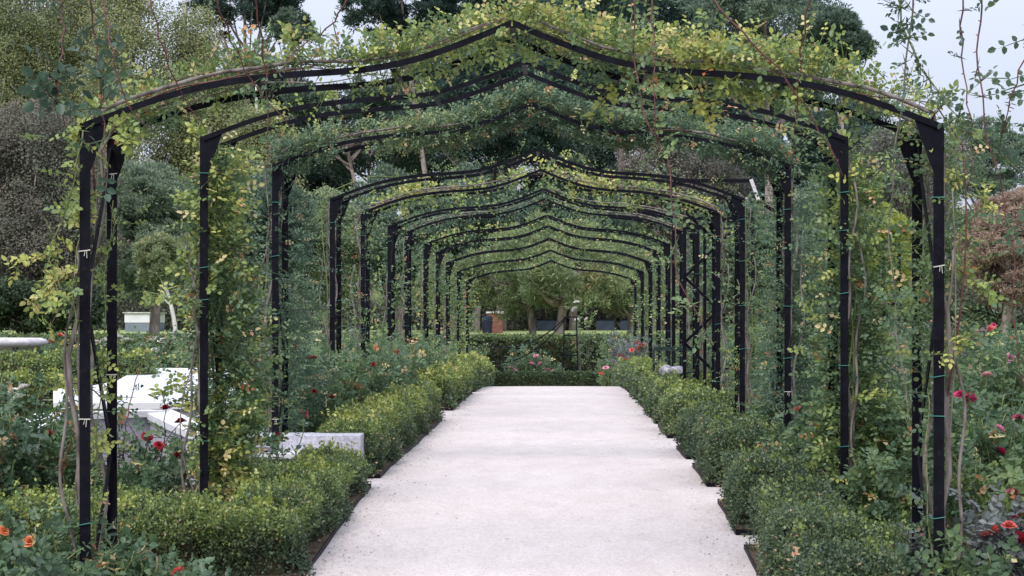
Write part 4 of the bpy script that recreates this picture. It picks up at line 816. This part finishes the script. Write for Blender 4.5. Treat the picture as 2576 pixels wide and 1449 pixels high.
# pines in the upper middle
grow('aleppo_pine', 620, -130, 110, 165, 100, 'dark gappy pine top left of centre, sky between its branches', n=34000, leaf=.25, clumps=60, vmean=.35, seed=440, mat='pine_dark', cr=.24, gap=.1, limbs=16, trad=.25)
grow('aleppo_pine', 740, 25, 120, 70, 97, 'small bluish pine crown just above the first beam at left', n=9000, leaf=.22, clumps=18, vmean=.5, seed=441, cr=.36, limbs=6, trad=.16)
grow('aleppo_pine', 1010, -100, 130, 190, 92, 'tall pine with a dark crown left of the first peak and a visible trunk', n=34000, leaf=.24, clumps=52, vmean=.22, seed=442, mat='pine_dark', cr=.27, tpx=1112, limbs=18, trad=.22)
grow('aleppo_pine', 850, 190, 330, 170, 96, 'pine with leaning trunks behind the left beams', n=15000, leaf=.24, clumps=34, vmean=.30, seed=443, cr=.34, tpx=960, limbs=14, trad=.2)
grow('aleppo_pine', 1260, 70, 440, 270, 84, 'broad dark pine behind the second peak', n=60000, leaf=.22, clumps=80, vmean=.34, seed=444, mat='pine_dark', cr=.26, limbs=10, trad=.3)
grow('aleppo_pine', 1560, -140, 330, 270, 88, 'large dark pine right of the first peak', n=70000, leaf=.23, clumps=90, vmean=.27, seed=445, mat='pine_dark', cr=.24, limbs=10, trad=.3)
grow('aleppo_pine', 1930, -90, 270, 240, 82, 'large grey green pine filling the upper right', n=56000, leaf=.21, clumps=80, vmean=.45, seed=446, cr=.25, limbs=10, trad=.3)
grow('aleppo_pine', 2120, 0, 190, 78, 79, 'rounded pine lobe ending against the sky at upper right', n=24000, leaf=.19, clumps=36, vmean=.4, seed=447, cr=.3, limbs=5, trad=.14)
grow('aleppo_pine', 1000, 395, 800, 140, 76, 'light green pine below the sky gap left of centre', n=42000, leaf=.19, clumps=70, vmean=.55, seed=448, cr=.25, limbs=8)
grow('aleppo_pine', 1195, 385, 800, 120, 80, 'green pine behind the fourth arch, left half', n=36000, leaf=.2, clumps=60, vmean=.42, seed=449, cr=.27, limbs=6)
grow('aleppo_pine', 1440, 420, 800, 190, 86, 'green pine behind the fourth arch, right half', n=40000, leaf=.21, clumps=70, vmean=.40, seed=450, cr=.27, limbs=6)
grow('oak_tree', 820, 440, 815, 110, 72, 'olive and rust coloured tree between the left posts', kind='broad', mat='pine_light', n=26000, leaf=.14, clumps=60, vmean=.5, seed=451, cr=.3, limbs=12)
grow('aleppo_pine', 930, 215, 480, 190, 104, 'greyer pine farther back between the left beams', n=30000, leaf=.25, clumps=60, vmean=.40, seed=471, mat='pine_dark', cr=.27, gap=.15, limbs=14, trad=.2)
grow('aleppo_pine', 690, 130, 470, 130, 103, 'tall grey green pine behind the left shoulder of the third arch', n=28000, leaf=.25, clumps=60, vmean=.42, seed=472, mat='pine_dark', cr=.27, limbs=10, trad=.2)
grow('aleppo_pine', 1290, -120, 130, 170, 98, 'dark pine top right above the first peak', n=34000, leaf=.25, clumps=50, vmean=.25, seed=473, mat='pine_dark', cr=.3, limbs=8, trad=.25)
grow('aleppo_pine', 1790, 200, 520, 200, 100, 'deep green pine behind the grey half bare tree', n=40000, leaf=.25, clumps=60, vmean=.35, seed=474, mat='pine_dark', cr=.3, limbs=8, trad=.25)
grow('aleppo_pine', 2120, 240, 520, 150, 102, 'deep green pine behind the right shoulders of the arches', n=32000, leaf=.25, clumps=60, vmean=.40, seed=475, mat='pine_dark', cr=.28, limbs=8, trad=.25)
for k, (px, yt, hw) in enumerate([(780, 235, 120), (1080, 60, 130), (1230, -20, 130), (1400, -40, 130), (1580, 60, 140), (1760, 60, 130), (1960, 110, 130), (2150, 230, 120), (600, 60, 90)]):
    grow('aleppo_pine', px, yt, 620, hw, 112 + k % 2 * 3, ['pine of the farthest row behind the left shoulders', 'far pine just left of the first peak', 'far dark pine behind the first peak', 'far dark pine right of the first peak', 'far pine under the large dark pine', 'far pine right of the large dark pine', 'far pine behind the upper right grey green one', 'far pine at the right end of the farthest row', 'far pine at the left end of the farthest row'][k], n=40000, leaf=.30, clumps=70, vmean=.45, mat='pine_dark', seed=480 + k, cr=.27, limbs=8, trad=.25, group='farthest row of pines')
# near pines with visible trunks at the end of the walk
grow('garden_pine', 1420, 540, 810, 200, 63, 'airy olive pine with a thick grey trunk in the centre', mat='pine_light', n=20000, leaf=.19, clumps=80, vmean=.55, seed=455, cr=.24, gap=.05, limbs=26, trad=.20, tpx=1404, trunk_top=.92, bark='bark', twig=2)
grow('garden_pine', 1290, 580, 815, 150, 66, 'airy olive pine with a slimmer trunk left of the centre one', mat='pine_light', n=14000, leaf=.19, clumps=60, vmean=.58, seed=456, cr=.25, limbs=20, trad=.16, trunk_top=.9, tpx=1342, bark='bark', twig=2)
grow('garden_pine', 1570, 600, 812, 130, 66, 'low olive pine right of the centre pines', mat='pine_light', n=14000, leaf=.19, clumps=44, vmean=.55, seed=457, cr=.28, limbs=16, trad=.2, tpx=1588, bark='bark')
grow('garden_pine', 1130, 640, 820, 100, 66, 'low olive pine behind the far left posts', mat='pine_light', n=12000, leaf=.18, clumps=36, vmean=.55, seed=458, cr=.3, limbs=8)
# grey half bare trees
grow('bare_tree', 1720, 310, 600, 200, 88, 'greyish half bare tree right of centre', kind='broad', mat='grey_twig', n=24000, leaf=.14, clumps=90, vmean=.4, seed=460, cr=.24, limbs=60, trad=.2, twig=4, bark='bark')
grow('bare_tree', 2290, 290, 620, 170, 90, 'purplish grey half bare tree under the right shoulder of the first arch', kind='broad', mat='grey_twig', n=22000, leaf=.14, clumps=90, vmean=.35, seed=461, cr=.24, limbs=60, trad=.2, twig=4, bark='bark')
grow('aleppo_pine', 2480, 290, 520, 130, 100, 'blue green pine at the right edge under the sky', n=26000, leaf=.22, clumps=50, vmean=.55, seed=462, cr=.28, limbs=8)
grow('cypress_tree', 2243, 470, 830, 62, 62, 'yellow green feathery tree between the right posts', kind='pine', mat='willow', n=18000, leaf=.14, clumps=44, vmean=.5, seed=463, cr=.36, limbs=4, trad=.1)
grow('dry_conifer', 2545, 455, 815, 130, 56, 'rust brown dried conifer at the right edge', kind='pine', mat='rust', n=60000, leaf=.13, clumps=110, vmean=.5, seed=464, cr=.22, limbs=18, trad=.18, tpx=2520)
grow('aleppo_pine', 2080, 430, 810, 150, 76, 'green pine behind the right posts of the second and third arches', n=36000, leaf=.19, clumps=60, vmean=.4, seed=465, cr=.28, limbs=6)
grow('aleppo_pine', 1850, 480, 810, 140, 80, 'green pine behind the right posts of the fourth arch', n=30000, leaf=.2, clumps=56, vmean=.45, seed=466, cr=.28, limbs=6)
grow('evergreen_shrub', 2420, 770, 845, 150, 57, 'low dark shrubs under the rust brown conifer', kind='broad', mat='hedge_far', n=14000, leaf=.11, clumps=40, vmean=.35, seed=467, cr=.45, limbs=2)
grow('evergreen_shrub', 620, 770, 845, 200, 60, 'low dark shrubs under the wide dense pine', kind='broad', mat='hedge_far', n=12000, leaf=.12, clumps=40, vmean=.3, seed=468, cr=.45, limbs=2)
# far wood closing the view
g = np.random.default_rng(77); n = 150000
X = g.uniform(-52, 42, n); Y = g.uniform(104, 116, n); P0 = np.stack([X, Y * 0, X * 0], 1); tops = 7.6 + 1.6 * field(P0, .35, 2) + .8 * field(P0, 1.4, 3); Z = 1 + (tops) * g.random(n) ** .75
P = np.stack([X, Y, Z], 1); v = .42 + field(P, .5, 5) * .2 + g.normal(size=n) * .14
fw = Leaves().add(P, g.normal(size=(n, 3)) + np.array([0, 0, .3]), g.normal(size=(n, 3)) + np.array([0, -.4, .2]), .34, .20, v).build('woods', M['pine_light']); tag(fw, 'distant mixed wood closing the garden', 'wood', kind='stuff')
n = 90000; X = g.uniform(-42, 32, n); Y = g.uniform(86, 92, n); P0 = np.stack([X, Y * 0, X * 0], 1); Z = 1 + (2.2 + .8 * field(P0, .5, 12)) * g.random(n); P = np.stack([X, Y, Z], 1)
fu = Leaves().add(P, g.normal(size=(n, 3)) + np.array([0, 0, .3]), g.normal(size=(n, 3)) + np.array([0, -.4, .2]), .22, .13, .35 + field(P, .7, 15) * .25 + g.normal(size=n) * .14).build('undergrowth', M['purple_tree']); tag(fu, 'brownish green undergrowth behind the garden pines', 'undergrowth', kind='stuff')

# ---------------------------------------------------------------- litter on the path and under the hedges
g = np.random.default_rng(3); lv = Leaves()
n = 2600; X = np.concatenate([-1.46 + np.abs(g.normal(size=1100)) * .17, 1.12 - np.abs(g.normal(size=350)) * .14, g.uniform(-1.42, 1.1, 1150)]); Y = 8 + 20 * g.random(n) ** 1.3
P = np.stack([X, Y, pathz(X, Y) + .006], 1); s_ = np.where(np.arange(n) < 1450, g.uniform(.008, .028, n), g.uniform(.006, .024, n) * (1 + (g.random(n) < .06))); lv.add(P, g.normal(size=(n, 3)) * np.array([1, 1, .1]), g.normal(size=(n, 3)) * .25 + np.array([0, 0, 1]), s_, s_ * np.where(np.arange(n) < 1450, .45, .28), g.random(n) * .8)
o = lv.build('leaf_litter', M['litter']); tag(o, 'small dry leaves and twigs scattered on the sand path', 'litter', kind='stuff')
lv = Leaves(); n = 4500
X = np.where(g.random(n) < .5, g.uniform(-2.9, -1.5, n), g.uniform(1.17, 3.3, n)); Y = 8 + 16 * g.random(n) ** 1.2; P = np.stack([X, Y, GZV(Y) + .034], 1); s_ = g.uniform(.015, .04, n)
lv.add(P, g.normal(size=(n, 3)) * np.array([1, 1, .1]), g.normal(size=(n, 3)) * .35 + np.array([0, 0, 1]), s_, s_ * .6, g.random(n)); o = lv.build('leaf_litter', M['litter']); tag(o, 'dry leaves lying on the soil of the beds', 'litter', kind='stuff')
lv = Leaves()
for px, py, d in ((2000, 1385, 8.28), (2115, 1400, 8.9), (2160, 1390, 8.9)):
    p = W(px, py, d); q = np.repeat(p[None], 5, 0) + g.normal(size=(5, 3)) * .012; lv.add(q, g.normal(size=(5, 3)), np.repeat([[0, -1., .5]], 5, 0) + g.normal(size=(5, 3)) * .3, .034, .016, .97)
o = lv.build('dead_leaf_sprigs', M['litter']); tag(o, 'dry curled tan leaves caught in the nearest right hedge', 'dead leaf', kind='stuff')
